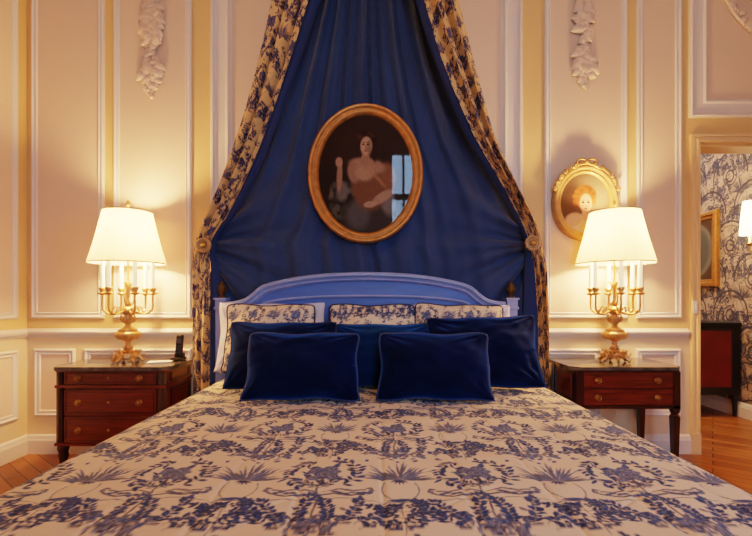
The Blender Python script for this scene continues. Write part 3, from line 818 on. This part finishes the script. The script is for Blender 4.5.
def paint_lady(x, z):
    c = np.zeros(x.shape+(3,)); c[:] = lin((40, 28, 22))
    c = S_(c, x, z, .1, .5, .8, .6, (54, 38, 30), soft=.8)
    # foliage and flowers lower left
    rg = random.Random(2)
    for k in range(50):
        c = S_(c, x, z, rg.uniform(-.75, -.1), rg.uniform(-.75, -.15), .06, .045, rg.choice([(58, 56, 44), (82, 76, 62), (40, 44, 34), (104, 92, 78)]), rg.uniform(0, 3), .6, .8)
    # skirt and sleeves
    c = S_(c, x, z, .12, -.80, .62, .42, (62, 52, 46), 0, .5)
    c = S_(c, x, z, -.16, -.70, .26, .26, (92, 84, 76), .4, .7, .8)
    c = S_(c, x, z, .46, -.42, .16, .30, (120, 104, 92), .3, .6, .9)
    # bodice
    c = S_(c, x, z, .10, -.18, .40, .44, (122, 76, 52), 0, .35)
    c = S_(c, x, z, .48, -.05, .16, .24, (132, 82, 56), .2, .5)
    c = S_(c, x, z, .04, .14, .38, .13, (168, 118, 88), -.12, .45)
    c = S_(c, x, z, -.26, .02, .12, .18, (162, 112, 84), .3, .5)
    c = S_(c, x, z, -.02, .02, .20, .14, (178, 128, 96), 0, .6)
    for k in range(6):
        c = S_(c, x, z, -.12+k*.075, -.24+.02*k, .030, .26, (92, 54, 38), .55-k*.05, .9, .2)
        c = S_(c, x, z, -.08+k*.075, -.20+.02*k, .022, .24, (160, 106, 72), .55-k*.05, .9, .2)
    c = S_(c, x, z, .20, -.02, .34, .035, (178, 118, 80), -.75, .8, .6)
    # arm across the waist
    c = S_(c, x, z, .36, -.40, .24, .085, (176, 126, 96), .45, .45)
    c = S_(c, x, z, .10, -.52, .14, .055, (182, 132, 102), .1, .5)
    # raised arm with hand, lace cuff
    c = S_(c, x, z, -.50, -.30, .13, .16, (112, 98, 88), -.3, .6, .9)
    c = S_(c, x, z, -.56, -.04, .060, .26, (166, 116, 86), -.05, .45)
    c = S_(c, x, z, -.57, .20, .075, .085, (178, 126, 96), 0, .5)
    # neck, hair, head
    c = S_(c, x, z, .0, .26, .085, .17, (166, 114, 84), 0, .5)
    c = S_(c, x, z, .03, .58, .20, .20, (52, 32, 24), 0, .4)
    c = S_(c, x, z, .17, .40, .07, .20, (50, 32, 24), .2, .6)
    c = S_(c, x, z, .015, .48, .125, .158, (190, 140, 108), -.08, .3)
    c = S_(c, x, z, .080, .46, .055, .13, (140, 94, 70), 0, .8, .7)
    for e in (-.048, .050):
        c = S_(c, x, z, e, .505, .026, .013, (48, 30, 24), 0, .7)
        c = S_(c, x, z, e, .538, .034, .008, (92, 60, 44), 0, .8)
    c = S_(c, x, z, .008, .460, .012, .036, (150, 98, 74), 0, .9, .8); c = S_(c, x, z, .008, .430, .022, .009, (136, 84, 64), 0, .8)
    c = S_(c, x, z, .006, .395, .034, .012, (142, 62, 52), 0, .7)
    for k in range(20):
        a = rg.uniform(-.1, PI); c = S_(c, x, z, .02+.165*math.cos(a), .58+.13*math.sin(a), .045, .035, rg.choice([(72, 44, 30), (40, 24, 18), (88, 56, 38)]), 0, .7, .7)
    return c
def paint_child(x, z):
    c = np.zeros(x.shape+(3,)); c[:] = lin((128, 104, 84))
    c = S_(c, x, z, -.6, -.1, .6, .8, (70, 50, 40), 0, .8)
    c = S_(c, x, z, .5, .5, .6, .6, (156, 136, 112), 0, .9)
    c = S_(c, x, z, .05, -.85, .75, .48, (238, 214, 186), 0, .3)
    c = S_(c, x, z, -.45, -.55, .35, .22, (226, 190, 160), .2, .5)
    c = S_(c, x, z, .04, -.36, .15, .26, (232, 188, 156), 0, .35)
    c = S_(c, x, z, .02, .22, .44, .40, (164, 88, 48), 0, .3)
    rg = random.Random(6)
    for k in range(46):
        a = rg.uniform(-.5, PI+.5); R = rg.uniform(.3, .46)
        c = S_(c, x, z, .02+R*math.cos(a), .14+R*.9*math.sin(a), .08, .07, rg.choice([(190, 108, 60), (142, 72, 38), (170, 96, 56)]), 0, .9, .6)
    c = S_(c, x, z, .04, .0, .245, .315, (226, 176, 144), 0, .3)
    for e in (-.07, .14):
        c = S_(c, x, z, e, .03, .055, .034, (46, 28, 26), 0, .5); c = S_(c, x, z, e, .10, .065, .014, (168, 112, 80), 0, .7)
        c = S_(c, x, z, e+(-.02 if e < 0 else .02), -.09, .07, .06, (212, 122, 98), 0, .9, .6)
    c = S_(c, x, z, .035, -.05, .022, .06, (214, 160, 130), 0, .7); c = S_(c, x, z, .035, -.105, .04, .014, (150, 84, 66), 0, .6)
    c = S_(c, x, z, .035, -.17, .065, .022, (150, 44, 40), 0, .5)
    return c
# large portrait
Yp = 2.97
p = P(365.5, 173.5, Yp); RXo, RZo = 58.2/F*Yp, 70.2/F*Yp
t = thing('oval_portrait', 'large oval oil portrait of a woman in peach drapery, gilt frame, on blue cloth', 'painting', p)
bm = oval_frame(0, 0, RXo, RZo, [(.004, -.05), (0, -.02), (.003, .010), (.010, .022), (.02, .026), (.03, .018), (.036, .008), (.044, .006), (.05, .012), (.056, .013), (.064, .004), (.074, -.002), (.078, -.012), (.084, -.016)])
build('frame', bm, M['goldwood'], t, smooth=True)
oval_canvas('canvas', RXo-.08, RZo-.08, .010, lambda x, z: np.clip(paint_lady(x, z)*1.75, 0, 1), t)
bm = oval_frame(0, 0, RXo-.076, RZo-.076, [(0, 0), (RXo-.078, 0)]); build('picture_glass', bm, M['glass'], t)
# small portrait
Ys = 3.055
p = P(585.3, 203, Ys); a, b = 32.6/F*Ys, 37.6/F*Ys
t = thing('oval_portrait', 'small oval portrait of a curly haired child, gilt frame with ribbon crest', 'painting', p)
bm = oval_frame(0, 0, a, b, [(.004, -.04), (0, -.01), (.004, .016), (.012, .024), (.022, .022), (.03, .012), (.038, .010), (.044, .014), (.05, .01), (.056, .0), (.06, -.008)])
build('frame', bm, M['goldlight'], t, smooth=True)
oval_canvas('canvas', a-.055, b-.055, .006, lambda x, z: paint_child(x, z)*.72, t, 110)
bm = bmesh.new(); rg = random.Random(12)
for k in range(34):
    an = math.radians(18+k*144/33); x0, z0 = (a-.008)*math.cos(an), (b-.004)*math.sin(an)
    d = Vector((math.cos(an)+rg.uniform(-.7, .7), 0, math.sin(an)+rg.uniform(-.3, .9)))
    leaf(bm, (x0, -.018, z0), d, (0, -1, 0), .034, .022, .004, .3)
    if k % 2 == 0: blob(bm, (x0, -.026, z0+.008), (.009,)*3, sub=1)
for sg in (-1, 1):   # ribbon bow loops at the crown
    pts = [(0, -.02, b+.004)]+[(sg*(.035-.033*math.cos(q)), -.024, b+.016+.020*math.sin(q)+.003) for q in np.linspace(0, 2*PI*.92, 12)]
    tube(bm, pts, .0075, 6)
    tube(bm, [(0, -.02, b+.006), (sg*.05, -.022, b-.004), (sg*.085, -.02, b-.028), (sg*.12, -.018, b-.036)], [.008, .009, .007, .004], 6)
blob(bm, (0, -.026, b+.018), (.016, .012, .016), sub=2)
build('crest', bm, M['goldlight'], t, smooth=True, recalc=False)

# ------------------------------------------------------------------ nightstands
def ring_pull(parent, x, y, z, r=.017, ring=True):
    bm = bmesh.new(); lathe(bm, [(0, 0), (r, 0), (r*1.02, .003), (r*.7, .006), (r*.45, .012), (r*.5, .018), (0, .021)], n=20)
    bmesh.ops.rotate(bm, verts=bm.verts, matrix=Matrix.Rotation(PI/2, 3, 'X'))
    if ring:
        tube(bm, [(r*.95*math.sin(q), -.013, -r*.55-r*.95*math.cos(q)*.95+r*.5) for q in np.linspace(0, 2*PI, 20, endpoint=False)], .0022, 6, closed=True)
    bmesh.ops.translate(bm, verts=bm.verts, vec=(x, y, z))
    return build('ring_pull', bm, M['brass'], parent, smooth=True)
def top_slab(bm, x0, x1, y0, y1, z0, z1, cant=.05):
    pts = [(x0+cant, y0), (x1-cant, y0), (x1-.006, y0+cant), (x1, y0+cant+.01), (x1, y1), (x0, y1), (x0, y0+cant+.01), (x0+.006, y0+cant)]
    prism(bm, pts, z0, z1)
    bmesh.ops.bevel(bm, geom=[e for e in bm.edges], offset=.004, segments=2, affect='EDGES')
NF, NB, NT = 2.66, WY-.045, .69    # front, back, top height
# left commode
cx0, cx1 = X_(55, NF), X_(165, NF)
t = thing('nightstand', 'mahogany commode with three drawers and dark marble top, left of the bed', 'nightstand', (0, 0, 0))
bm = bmesh.new(); top_slab(bm, cx0-.03, cx1+.035, NF-.035, NB+.01, NT-.024, NT, .05); build('marble_top', bm, M['marble'], t)['label'] = 'grey veined marble top'
zb = Z_(446, NF); zt = NT-.024
bm = bmesh.new(); box(bm, cx0+.01, cx1-.01, NF+.02, NB, zb, zt)
box(bm, cx0, cx1, NF+.004, NB, zt-.012, zt); box(bm, cx0-.004, cx1+.004, NF-.002, NB, zb, zb+.016)
zm = Z_(386.5, NF); box(bm, cx0-.003, cx1+.003, NF-.002, NB, zm-.010, zm+.008, .002)
body = build('body', bm, M['mahog'], t)
for x in (cx0+.022, cx1-.028):    # fluted corner pilasters
    for (a_, b_) in ((zb+.016, zm-.01), (zm+.008, zt-.012)):
        bm = bmesh.new(); lathe(bm, [(.024, 0), (.024, b_-a_)], (x, NF+.024, a_), 40, lobes=8, lamp=.07); build('corner_column', bm, M['mahog_d'], t)
fx0, fx1 = cx0+.052, cx1-.058
for (y0, y1) in ((371.5, 384.5), (390, 415), (417.5, 443)):
    z1_, z0_ = Z_(y0, NF), Z_(y1, NF)
    bm = bmesh.new(); box(bm, fx0, fx1, NF+.004, NF+.03, z0_, z1_, .002); d = build('drawer', bm, M['mahog'], t)
    bm = bmesh.new(); w = .0035
    for k in range(1):
        e = .012
        box(bm, fx0+e, fx1-e, NF+.002, NF+.006, z1_-e-w, z1_-e); box(bm, fx0+e, fx1-e, NF+.002, NF+.006, z0_+e, z0_+e+w)
        box(bm, fx0+e, fx0+e+w, NF+.002, NF+.006, z0_+e, z1_-e); box(bm, fx1-e-w, fx1-e, NF+.002, NF+.006, z0_+e, z1_-e)
    build('stringing', bm, M['line'], d)
    zc = (z0_+z1_)/2
    for px in (78, 139.5): ring_pull(d, X_(px, NF), NF+.003, zc, .018)
    bm = bmesh.new(); lathe(bm, [(0, 0), (.008, 0), (.006, .004), (0, .005)], n=12); bmesh.ops.rotate(bm, verts=bm.verts, matrix=Matrix.Rotation(PI/2, 3, 'X'))
    bmesh.ops.translate(bm, verts=bm.verts, vec=(X_(108, NF), NF+.003, zc)); build('keyhole', bm, M['brass'], d)
# side panel inlay (right side faces the bed)
bm = bmesh.new()
for (a_, b_) in ((zb+.05, zm-.03), (zm+.02, zt-.024)):
    box(bm, cx1-.010, cx1-.004, NF+.09, NF+.1, a_, b_); box(bm, cx1-.010, cx1-.004, NB-.05, NB-.04, a_, b_)
    box(bm, cx1-.010, cx1-.004, NF+.09, NB-.04, a_, a_+.008); box(bm, cx1-.010, cx1-.004, NF+.09, NB-.04, b_-.008, b_)
build('side_moulding', bm, M['mahog_d'], t)
for x in (cx0+.03, cx1-.03):
    for y in (NF+.03, NB-.04):
        bm = bmesh.new(); lathe(bm, [(.02, 0), (.014, .004), (.022, .10), (.030, .135), (.026, .15), (.030, .165), (.034, .18), (.03, zb)], (x, y, 0), 20); build('leg', bm, M['mahog_d'], t, smooth=True)
# right table
cx0, cx1 = X_(577, NF), X_(680, NF)
t = thing('nightstand', 'mahogany side table on tapering legs with two ring pull drawers, right of the bed', 'nightstand', (0, 0, 0))
bm = bmesh.new(); top_slab(bm, cx0-.045, cx1+.02, NF-.035, NB+.01, NT+.0-.022, NT, .055); build('marble_top', bm, M['marble'], t)['label'] = 'grey veined marble top'
zb = Z_(409, NF); zt = NT-.022
bm = bmesh.new(); box(bm, cx0+.01, cx1-.01, NF+.016, NB, zb, zt)
box(bm, cx0-.002, cx1+.002, NF, NB, zb, zb+.02, .003); box(bm, cx0, cx1, NF+.004, NB, zt-.012, zt)
build('body', bm, M['mahog_d'], t)
fx0, fx1 = cx0+.042, cx1-.038
for (y0, y1) in ((372, 388.5), (389.5, 405.5)):
    z1_, z0_ = Z_(y0, NF), Z_(y1, NF)
    bm = bmesh.new(); box(bm, fx0, fx1, NF+.004, NF+.03, z0_, z1_, .002); d = build('drawer', bm, M['mahog'], t)
    for px in (598, 657.5): ring_pull(d, X_(px, NF), NF+.003, (z0_+z1_)/2, .018)
bm = bmesh.new(); box(bm, fx0+.2, fx1-.2, NF, NF+.005, (zb+zt)/2+.03, (zb+zt)/2+.06, .001); 
bm.free()
bm = bmesh.new(); box(bm, cx0+.004, cx0+.012, NF+.09, NB-.06, zb+.05, zt-.04, .002); build('side_panel', bm, M['mahog'], t)
for x in (cx0+.022, cx1-.018):
    for y in (NF+.022, NB-.03):
        bm = bmesh.new()
        for (z0_, z1_, r0, r1) in ((.0, zb-.05, .013, .021),):
            a_ = bmesh.ops.create_cone(bm, cap_ends=True, segments=4, radius1=r0*1.414, radius2=r1*1.414, depth=z1_-z0_)
            bmesh.ops.rotate(bm, verts=a_['verts'], matrix=Matrix.Rotation(PI/4, 3, 'Z')); bmesh.ops.translate(bm, verts=a_['verts'], vec=(x, y, (z0_+z1_)/2))
        lathe(bm, [(.020, zb-.052), (.027, zb-.045), (.02, zb-.036), (.028, zb-.02), (.03, zb-.004), (.026, zb)], (x, y, 0), 20)
        box(bm, x-.022, x+.022, y-.022, y+.022, zb-.002, zt-.01)
        build('leg', bm, M['mahog_d'], t)

# ------------------------------------------------------------------ candelabra lamps
def lamp(px, label, k_):
    Yl = 2.84
    t = thing('table_lamp', label, 'lamp', (X_(px, Yl), Yl, NT), 0, 'gilt candelabra table lamps')
    zz = lambda py: Z_(py, Yl)-NT
    # base: scrolled tripod plinth with foliage
    bm = bmesh.new()
    lathe(bm, [(0, .028), (.062, .028), (.068, .036), (.06, .046), (.066, .052), (.05, .066), (.03, .078), (.018, .086)], n=36, lobes=9, lamp=.05)
    for k in range(6):
        a = 2*PI*k/6+.3; c, s_ = math.cos(a), math.sin(a)
        pts = [(.035*c, .035*s_, .055), (.062*c, .062*s_, .045), (.078*c, .078*s_, .024), (.09*c, .09*s_, .010), (.097*c, .097*s_, .016), (.092*c, .092*s_, .026)]
        tube(bm, pts, [.012, .013, .012, .010, .009, .006], 8)
        leaf(bm, (.07*c, .07*s_, .03), (c*.4, s_*.4, .8), (c, s_, .2), .045, .034, .003, .4)
    for k in range(18):
        a = 2*PI*k/18; r = .055; leaf(bm, (r*math.cos(a), r*math.sin(a), .06), (math.cos(a)*.6, math.sin(a)*.6, .6), (math.cos(a), math.sin(a), .5), .03, .016, .003, .4)
    build('base', bm, M['gilt'], t, smooth=True, recalc=False)
    bm = bmesh.new()
    z0 = .08
    lathe(bm, [(.018, z0), (.024, z0+.008), (.03, z0+.018), (.02, z0+.03), (.014, z0+.04), (.02, z0+.048), (.014, z0+.056),
               (.03, z0+.066), (.058, z0+.078), (.074, z0+.095), (.078, z0+.108), (.07, z0+.118), (.05, z0+.127), (.062, z0+.132), (.04, z0+.142), (.02, z0+.156), (.016, z0+.172),
               (.03, z0+.182), (.038, z0+.196), (.034, z0+.214), (.02, z0+.232), (.026, z0+.24), (.04, z0+.252), (.044, z0+.266), (.03, z0+.28), (.018, z0+.29)], n=40, lobes=10, lamp=.035)
    for k in range(12):
        a = 2*PI*k/12; c, s_ = math.cos(a), math.sin(a)
        leaf(bm, (.05*c, .05*s_, z0+.074), (c*.5, s_*.5, .8), (c, s_, -.3), .038, .018, .003, .3)
        leaf(bm, (.03*c, .03*s_, z0+.185), (c*.1, s_*.1, 1), (c, s_, 0), .05, .018, .003, .3)
    build('stem', bm, M['gilt'], t, smooth=True, recalc=False)
    # centre shaft with lyre scrolls, up to shade
    bm = bmesh.new(); zs = z0+.285; zsh = zz(264)
    lathe(bm, [(.014, zs), (.02, zs+.02), (.010, zs+.04), (.012, zs+.12), (.02, zs+.14), (.012, zs+.16), (.006, zs+.19), (.005, zz(207)), (.010, zz(206.5)), (.011, zz(203)), (.003, zz(200)), (0, zz(199.5))], n=20)
    for k in range(3):
        a = 2*PI*k/3+.5; c, s_ = math.cos(a), math.sin(a)
        pts = [(r*c, r*s_, zs+h) for r, h in ((.012, .01), (.032, .03), (.036, .07), (.02, .11), (.016, .14), (.03, .165), (.038, .155))]
        tube(bm, [Vector(q) for q in smoothline([tuple(q) for q in pts], 4)], .0045, 6)
    build('shaft', bm, M['gilt'], t, smooth=True)
    zc = zz(293); ztop = zz(262)
    for k in range(6):
        a = 2*PI*k/6+.26; c, s_ = math.cos(a), math.sin(a); R = .148
        zh = z0+.262
        pts = [(r*c, r*s_, h) for r, h in ((.03, zh), (.06, zh-.014), (.095, zh-.024), (.13, zh-.012), (R, zh+.02), (R, zc-.012))]
        bm = bmesh.new(); tube(bm, smoothline(pts, 5), .0065, 8)
        pts = [(r*c, r*s_, h) for r, h in ((.095, zh-.02), (.085, zh+.01), (.07, zh+.026), (.06, zh+.012), (.07, zh+.004))]
        tube(bm, smoothline(pts, 4), .0045, 6)
        lathe(bm, [(.006, zc-.016), (.016, zc-.012), (.030, zc-.004), (.031, zc), (.016, zc+.002), (.014, zc+.008), (.021, zc+.022), (.023, zc+.036), (.018, zc+.036)], (R*c, R*s_, 0), 16)
        leaf(bm, (.12*c, .12*s_, zh-.016), (c*.8, s_*.8, .5), (0, 0, 1), .035, .02, .003, .4)
        ar = build('arm', bm, M['gilt'], t, smooth=True, recalc=False)
        bm = bmesh.new(); lathe(bm, [(.0125, zc+.03), (.0125, ztop-.004), (.010, ztop), (0, ztop+.001)], (R*c, R*s_, 0), 14); build('candle', bm, M['candle'], ar, smooth=False)
    # shade
    zb_, zt_ = zz(263.5), zz(212); rb, rt = .236*k_, .150*k_
    n = 240; th = np.linspace(0, 2*PI, n, endpoint=False)
    rows = []
    for f_ in np.linspace(0, 1, 12):
        r = rb+(rt-rb)*f_+.004*math.sin(PI*f_)*-1
        rr = r*(1+.010*np.cos(th*60))
        rows.append(np.stack([rr*np.cos(th), rr*np.sin(th), np.full(n, zb_+(zt_-zb_)*f_)], -1))
    sh = grid('shade', np.array(rows), M['shade'], t, wrapu=True)
    for (r, z) in ((rb+.001, zb_), (rt+.001, zt_)):
        bm = bmesh.new(); lathe(bm, [(r+.001, z-.003), (r+.003, z), (r+.001, z+.004), (r-.001, z+.004), (r-.001, z-.003), (r+.001, z-.003)], n=72, cap=False); build('shade_trim', bm, M['shadetrim'], sh, smooth=True)
    bm = bmesh.new()
    for k in range(3):
        a = 2*PI*k/3; tube(bm, [(.005*math.cos(a), .005*math.sin(a), zt_-.01), (rt*math.cos(a), rt*math.sin(a), zt_-.004)], .002, 6)
    build('shade_spider', bm, M['brass'], sh)
    # bulbs on two short holders
    for k, (a) in enumerate((.4, 2.5, 4.6)):
        c, s_ = math.cos(a), math.sin(a); zb2 = zb_+.16
        bm = bmesh.new(); tube(bm, [(0, 0, zb2-.03), (.05*c, .05*s_, zb2-.02)], .004, 6)
        lathe(bm, [(.012, -.03), (.013, 0), (0.004, 0)], (.06*c, .06*s_, zb2), 12); hd = build('bulb_holder', bm, M['brass'], t)
        bm = bmesh.new(); lathe(bm, [(.008, 0), (.02, .02), (.022, .036), (.014, .055), (0, .062)], (.06*c, .06*s_, zb2), 16); build('bulb', bm, M['bulb'], hd, smooth=True)
    return t, (X_(px, Yl), Yl, NT+zb_+.17)
lt1, b1 = lamp(128, 'gilt candelabra lamp with pleated cream shade, on the left nightstand', .965)
lt2, b2 = lamp(614.5, 'gilt candelabra lamp with pleated cream shade, on the right nightstand', 1)

# ------------------------------------------------------------------ phone and notepad
ph = P(178.5, 356, 2.93)
t = thing('telephone', 'black cordless telephone standing upright in its charger, beside the left lamp', 'telephone', (ph.x, 2.93, NT), -.1)
bm = bmesh.new(); box(bm, -.036, .036, -.045, .04, 0, .022, .008); box(bm, -.03, .03, -.005, .036, .018, .05, .008); build('charger', bm, M['black'], t, smooth=False)
bm = bmesh.new(); box(bm, -.024, .024, -.012, .014, .026, .175, .009); bmesh.ops.rotate(bm, verts=bm.verts, cent=(0, 0, .03), matrix=Matrix.Rotation(-.16, 3, 'X')); hs = build('handset', bm, M['black'], t)
bm = bmesh.new(); box(bm, -.016, .016, -.0150, -.011, .115, .148); 
for i in range(3):
    for j in range(4): box(bm, -.015+i*.011, -.007+i*.011, -.0145, -.011, .05+j*.014, .058+j*.014)
bmesh.ops.rotate(bm, verts=bm.verts, cent=(0, 0, .03), matrix=Matrix.Rotation(-.16, 3, 'X')); build('keypad', bm, M['screen'], hs)
bm = bmesh.new()
for k in range(4): box(bm, -.075+.002*k, .075+.001*k, -.05, .052-.002*k, .002*k, .002*k+.0017)
o = build('notepad', bm, M['paper']); q = P(160, 362, 2.84); o.location = (q.x, 2.84, NT); o.rotation_euler = (0, 0, .25)
tag(o, 'white notepad lying between the left lamp and the telephone', 'notepad')

# ------------------------------------------------------------------ things seen through the doorway
# tall framed picture on the papered side wall
y0, y1 = 4.31, 5.05; z0, z1 = 1.235, 2.01
t = thing('framed_picture', 'gilt framed dark picture with pale oval hanging in the next room', 'painting', (RX, (y0+y1)/2, (z0+z1)/2))
hw, hh = (y1-y0)/2, (z1-z0)/2
bm = bmesh.new(); rings = []
for d, h in [(0, 0), (0, .035), (.01, .045), (.04, .045), (.05, .03), (.075, .026), (.08, .012)]:
    rings.append([bm.verts.new((-h, a_, b_)) for a_, b_ in ((-hw+d, -hh+d), (hw-d, -hh+d), (hw-d, hh-d), (-hw+d, hh-d))])
for k in range(len(rings)-1):
    for i in range(4): j = (i+1) % 4; bm.faces.new((rings[k][i], rings[k][j], rings[k+1][j], rings[k+1][i]))
build('frame', bm, M['goldwood'], t)
yy, zz_ = np.meshgrid(np.linspace(-hw+.078, hw-.078, 60), np.linspace(-hh+.078, hh-.078, 70))
def paint_oval(x, z):
    c = np.zeros(x.shape+(3,)); c[:] = lin((84, 66, 48)); c = S_(c, x, z, 0, .0, .8, .78, (128, 122, 108), 0, .12)
    c = S_(c, x, z, 0, 0, .7, .68, (92, 92, 84), 0, .3); return S_(c, x, z, 0, -.1, .35, .4, (60, 54, 48), 0, .5)
grid('canvas', np.stack([np.full_like(yy, -.014), yy, zz_], -1), M['paint_oil'], t, colors=paint_oval(yy/hw, zz_/hh), smooth=False)
# sconce
Yc = 3.84; q = P(749, 218, Yc)
t = thing('wall_sconce', 'brass wall sconce with small white shade on the patterned wallpaper', 'sconce', (RX-.11, Yc, q.z))
bm = bmesh.new(); lathe(bm, [(.075, -.15), (.065, 0), (.05, .15)], n=40); bmesh.ops.delete(bm, geom=[f_ for f_ in bm.faces if len(f_.verts) > 4], context='FACES'); build('shade', bm, M['sconceshade'], t, smooth=True, recalc=False)
bm = bmesh.new(); tube(bm, smoothline([(.105, 0, -.30), (.06, 0, -.33), (.01, 0, -.30), (0, 0, -.24), (0, 0, -.1)], 5), .007, 8)
lathe(bm, [(.004, -.25), (.03, -.235), (.034, -.225), (.012, -.22), (.014, -.16)], n=16); build('bracket', bm, M['brass'], t, smooth=True)
bm = bmesh.new(); lathe(bm, [(0, 0), (.045, 0), (.035, .012), (0, .016)], n=20); bmesh.ops.rotate(bm, verts=bm.verts, matrix=Matrix.Rotation(-PI/2, 3, 'Y')); bmesh.ops.translate(bm, verts=bm.verts, vec=(.11, 0, -.30)); build('back_plate', bm, M['brass'], t, smooth=True)
bm = bmesh.new(); lathe(bm, [(.01, -.16), (.01, -.07), (.018, -.03), (.016, 0), (0, .02)], n=14); build('bulb', bm, M['bulb'], t, smooth=True)
sc_loc = (RX-.11, Yc, q.z-.02)
# dark red cabinet
Yk = 4.05; kx1 = X_(740.5, Yk); kx0 = kx1-.62; kz = Z_(322.5, Yk)
t = thing('cabinet', 'black framed cabinet with deep red panel on short legs, beyond the doorway', 'cabinet', (0, 0, 0))
bm = bmesh.new(); zk = Z_(395, Yk); box(bm, kx0-.01, kx1+.008, Yk-.01, Yk+1.7, kz-.03, kz, .006)
box(bm, kx0, kx1, Yk, Yk+1.68, zk, kz-.03); build('carcass', bm, M['blackwood'], t)
bm = bmesh.new(); box(bm, kx0+.05, kx1-.085, Yk-.006, Yk+.01, zk+.07, kz-.075, .004); build('end_panel', bm, M['redlacq'], t)['label'] = 'deep red lacquered panel'
bm = bmesh.new()
for (a_, b_, c_, d_) in ((kx0+.04, kx1-.075, zk+.055, zk+.07), (kx0+.04, kx1-.075, kz-.075, kz-.062)): box(bm, a_, b_, Yk-.012, Yk, c_, d_, .003)
for a_ in (kx0+.04, kx1-.085): box(bm, a_, a_+.012, Yk-.012, Yk, zk+.055, kz-.062, .003)
build('panel_moulding', bm, M['blackwood'], t)
for x in (kx0+.03, kx1-.03):
    for y in (Yk+.03, Yk+1.6):
        bm = bmesh.new(); lathe(bm, [(.016, 0), (.02, .1), (.03, zk)], (x, y, 0), 14); build('leg', bm, M['blackwood'], t)
# wall switch on the door side
q = P(694.5, 307, WY-.02)
t = thing('light_switch', 'small white light switch on the door surround', 'switch', (q.x, WY-.026, q.z))
bm = bmesh.new(); box(bm, -.016, .016, -.008, 0, -.045, .045, .004); build('plate', bm, M['switch'], t)
bm = bmesh.new(); box(bm, -.007, .007, -.014, -.006, -.015, .015, .002); build('toggle', bm, M['switch'], t)

# ------------------------------------------------------------------ lights
def light(kind, name, loc, e, col, **kw):
    l = bpy.data.lights.new(name, kind); l.energy = e; l.color = srgb(*col)[:3]
    for k, v in kw.items(): setattr(l, k, v)
    o = bpy.data.objects.new(name, l); COL.objects.link(o); o.location = loc; return o
WARM = (255, 192, 126)
for i, b_ in enumerate((b1, b2)):
    light('POINT', 'lamp_glow', (b_[0], b_[1], b_[2]+.05), 40, WARM, shadow_soft_size=.04)
    light('POINT', 'lamp_glow', (b_[0], b_[1], b_[2]-.06), 26, WARM, shadow_soft_size=.05)
    light('POINT', 'candle_glow', (b_[0], b_[1], NT+.58), 3, WARM, shadow_soft_size=.1)
light('POINT', 'sconce_glow', sc_loc, 9, (255, 214, 160), shadow_soft_size=.05)
# daylight coming through the two rear windows
for (a, b) in WIN:
    o = light('AREA', 'window_portal', ((a+b)/2, BY-.05, (WZ0+WZ1)/2), 1, (255, 255, 255), shape='RECTANGLE', size=b-a, size_y=WZ1-WZ0)
    o.data.cycles.is_portal = True
    o.rotation_euler = (PI/2, 0, 0)
# added cool fill for the bed foreground, from the right; no window there
o = light('AREA', 'side_fill', (RX-.06, -.55, 1.75), 13, (190, 212, 255), shape='RECTANGLE', size=1.0, size_y=1.5, spread=1.7)
o.rotation_euler = Vector((-2.6, 1.5, -1.35)).to_track_quat('-Z', 'Y').to_euler(); o.visible_glossy = False
# added warm fill below the ceiling, with no fixture behind it
o = light('AREA', 'warm_fill', (.2, .6, CEIL-.25), 12, (255, 178, 110), shape='DISK', size=1.6)
o = light('AREA', 'hall_fill', (2.0, 3.9, 3.3), 28, (255, 210, 160), shape='DISK', size=.6)  # added general warm fill for the next room, besides its sconce

w = bpy.data.worlds.new('sky'); S.world = w; w.use_nodes = True
bg = w.node_tree.nodes['Background']
g = w.node_tree.nodes.new('ShaderNodeTexGradient'); tc = w.node_tree.nodes.new('ShaderNodeTexCoord'); sp = w.node_tree.nodes.new('ShaderNodeSeparateXYZ')
cr = w.node_tree.nodes.new('ShaderNodeValToRGB'); cr.color_ramp.elements[0].color = (.55, .72, 1, 1); cr.color_ramp.elements[1].color = (.3, .58, 1, 1); cr.color_ramp.elements[1].position = .6
w.node_tree.links.new(tc.outputs['Generated'], sp.inputs[0]); w.node_tree.links.new(sp.outputs['Z'], cr.inputs[0])
w.node_tree.nodes.remove(g); w.node_tree.links.new(cr.outputs[0], bg.inputs[0]); bg.inputs[1].default_value = 7.5

# ------------------------------------------------------------------ camera
cam = bpy.data.cameras.new('camera'); cam.sensor_width = 36; cam.lens = 36*F/752
cam.shift_y = (CY-268)/752; cam.clip_start = .05
co = bpy.data.objects.new('camera', cam); COL.objects.link(co); co.location = (0, 0, H); co.rotation_euler = (PI/2, 0, 0)
S.camera = co
S.view_settings.view_transform = 'Filmic'
S.view_settings.look = 'Medium High Contrast'
S.view_settings.exposure = 0.75
S.cycles.max_bounces = 8; S.cycles.diffuse_bounces = 4; S.cycles.caustics_reflective = False; S.cycles.caustics_refractive = False
S.cycles.sample_clamp_indirect = 4
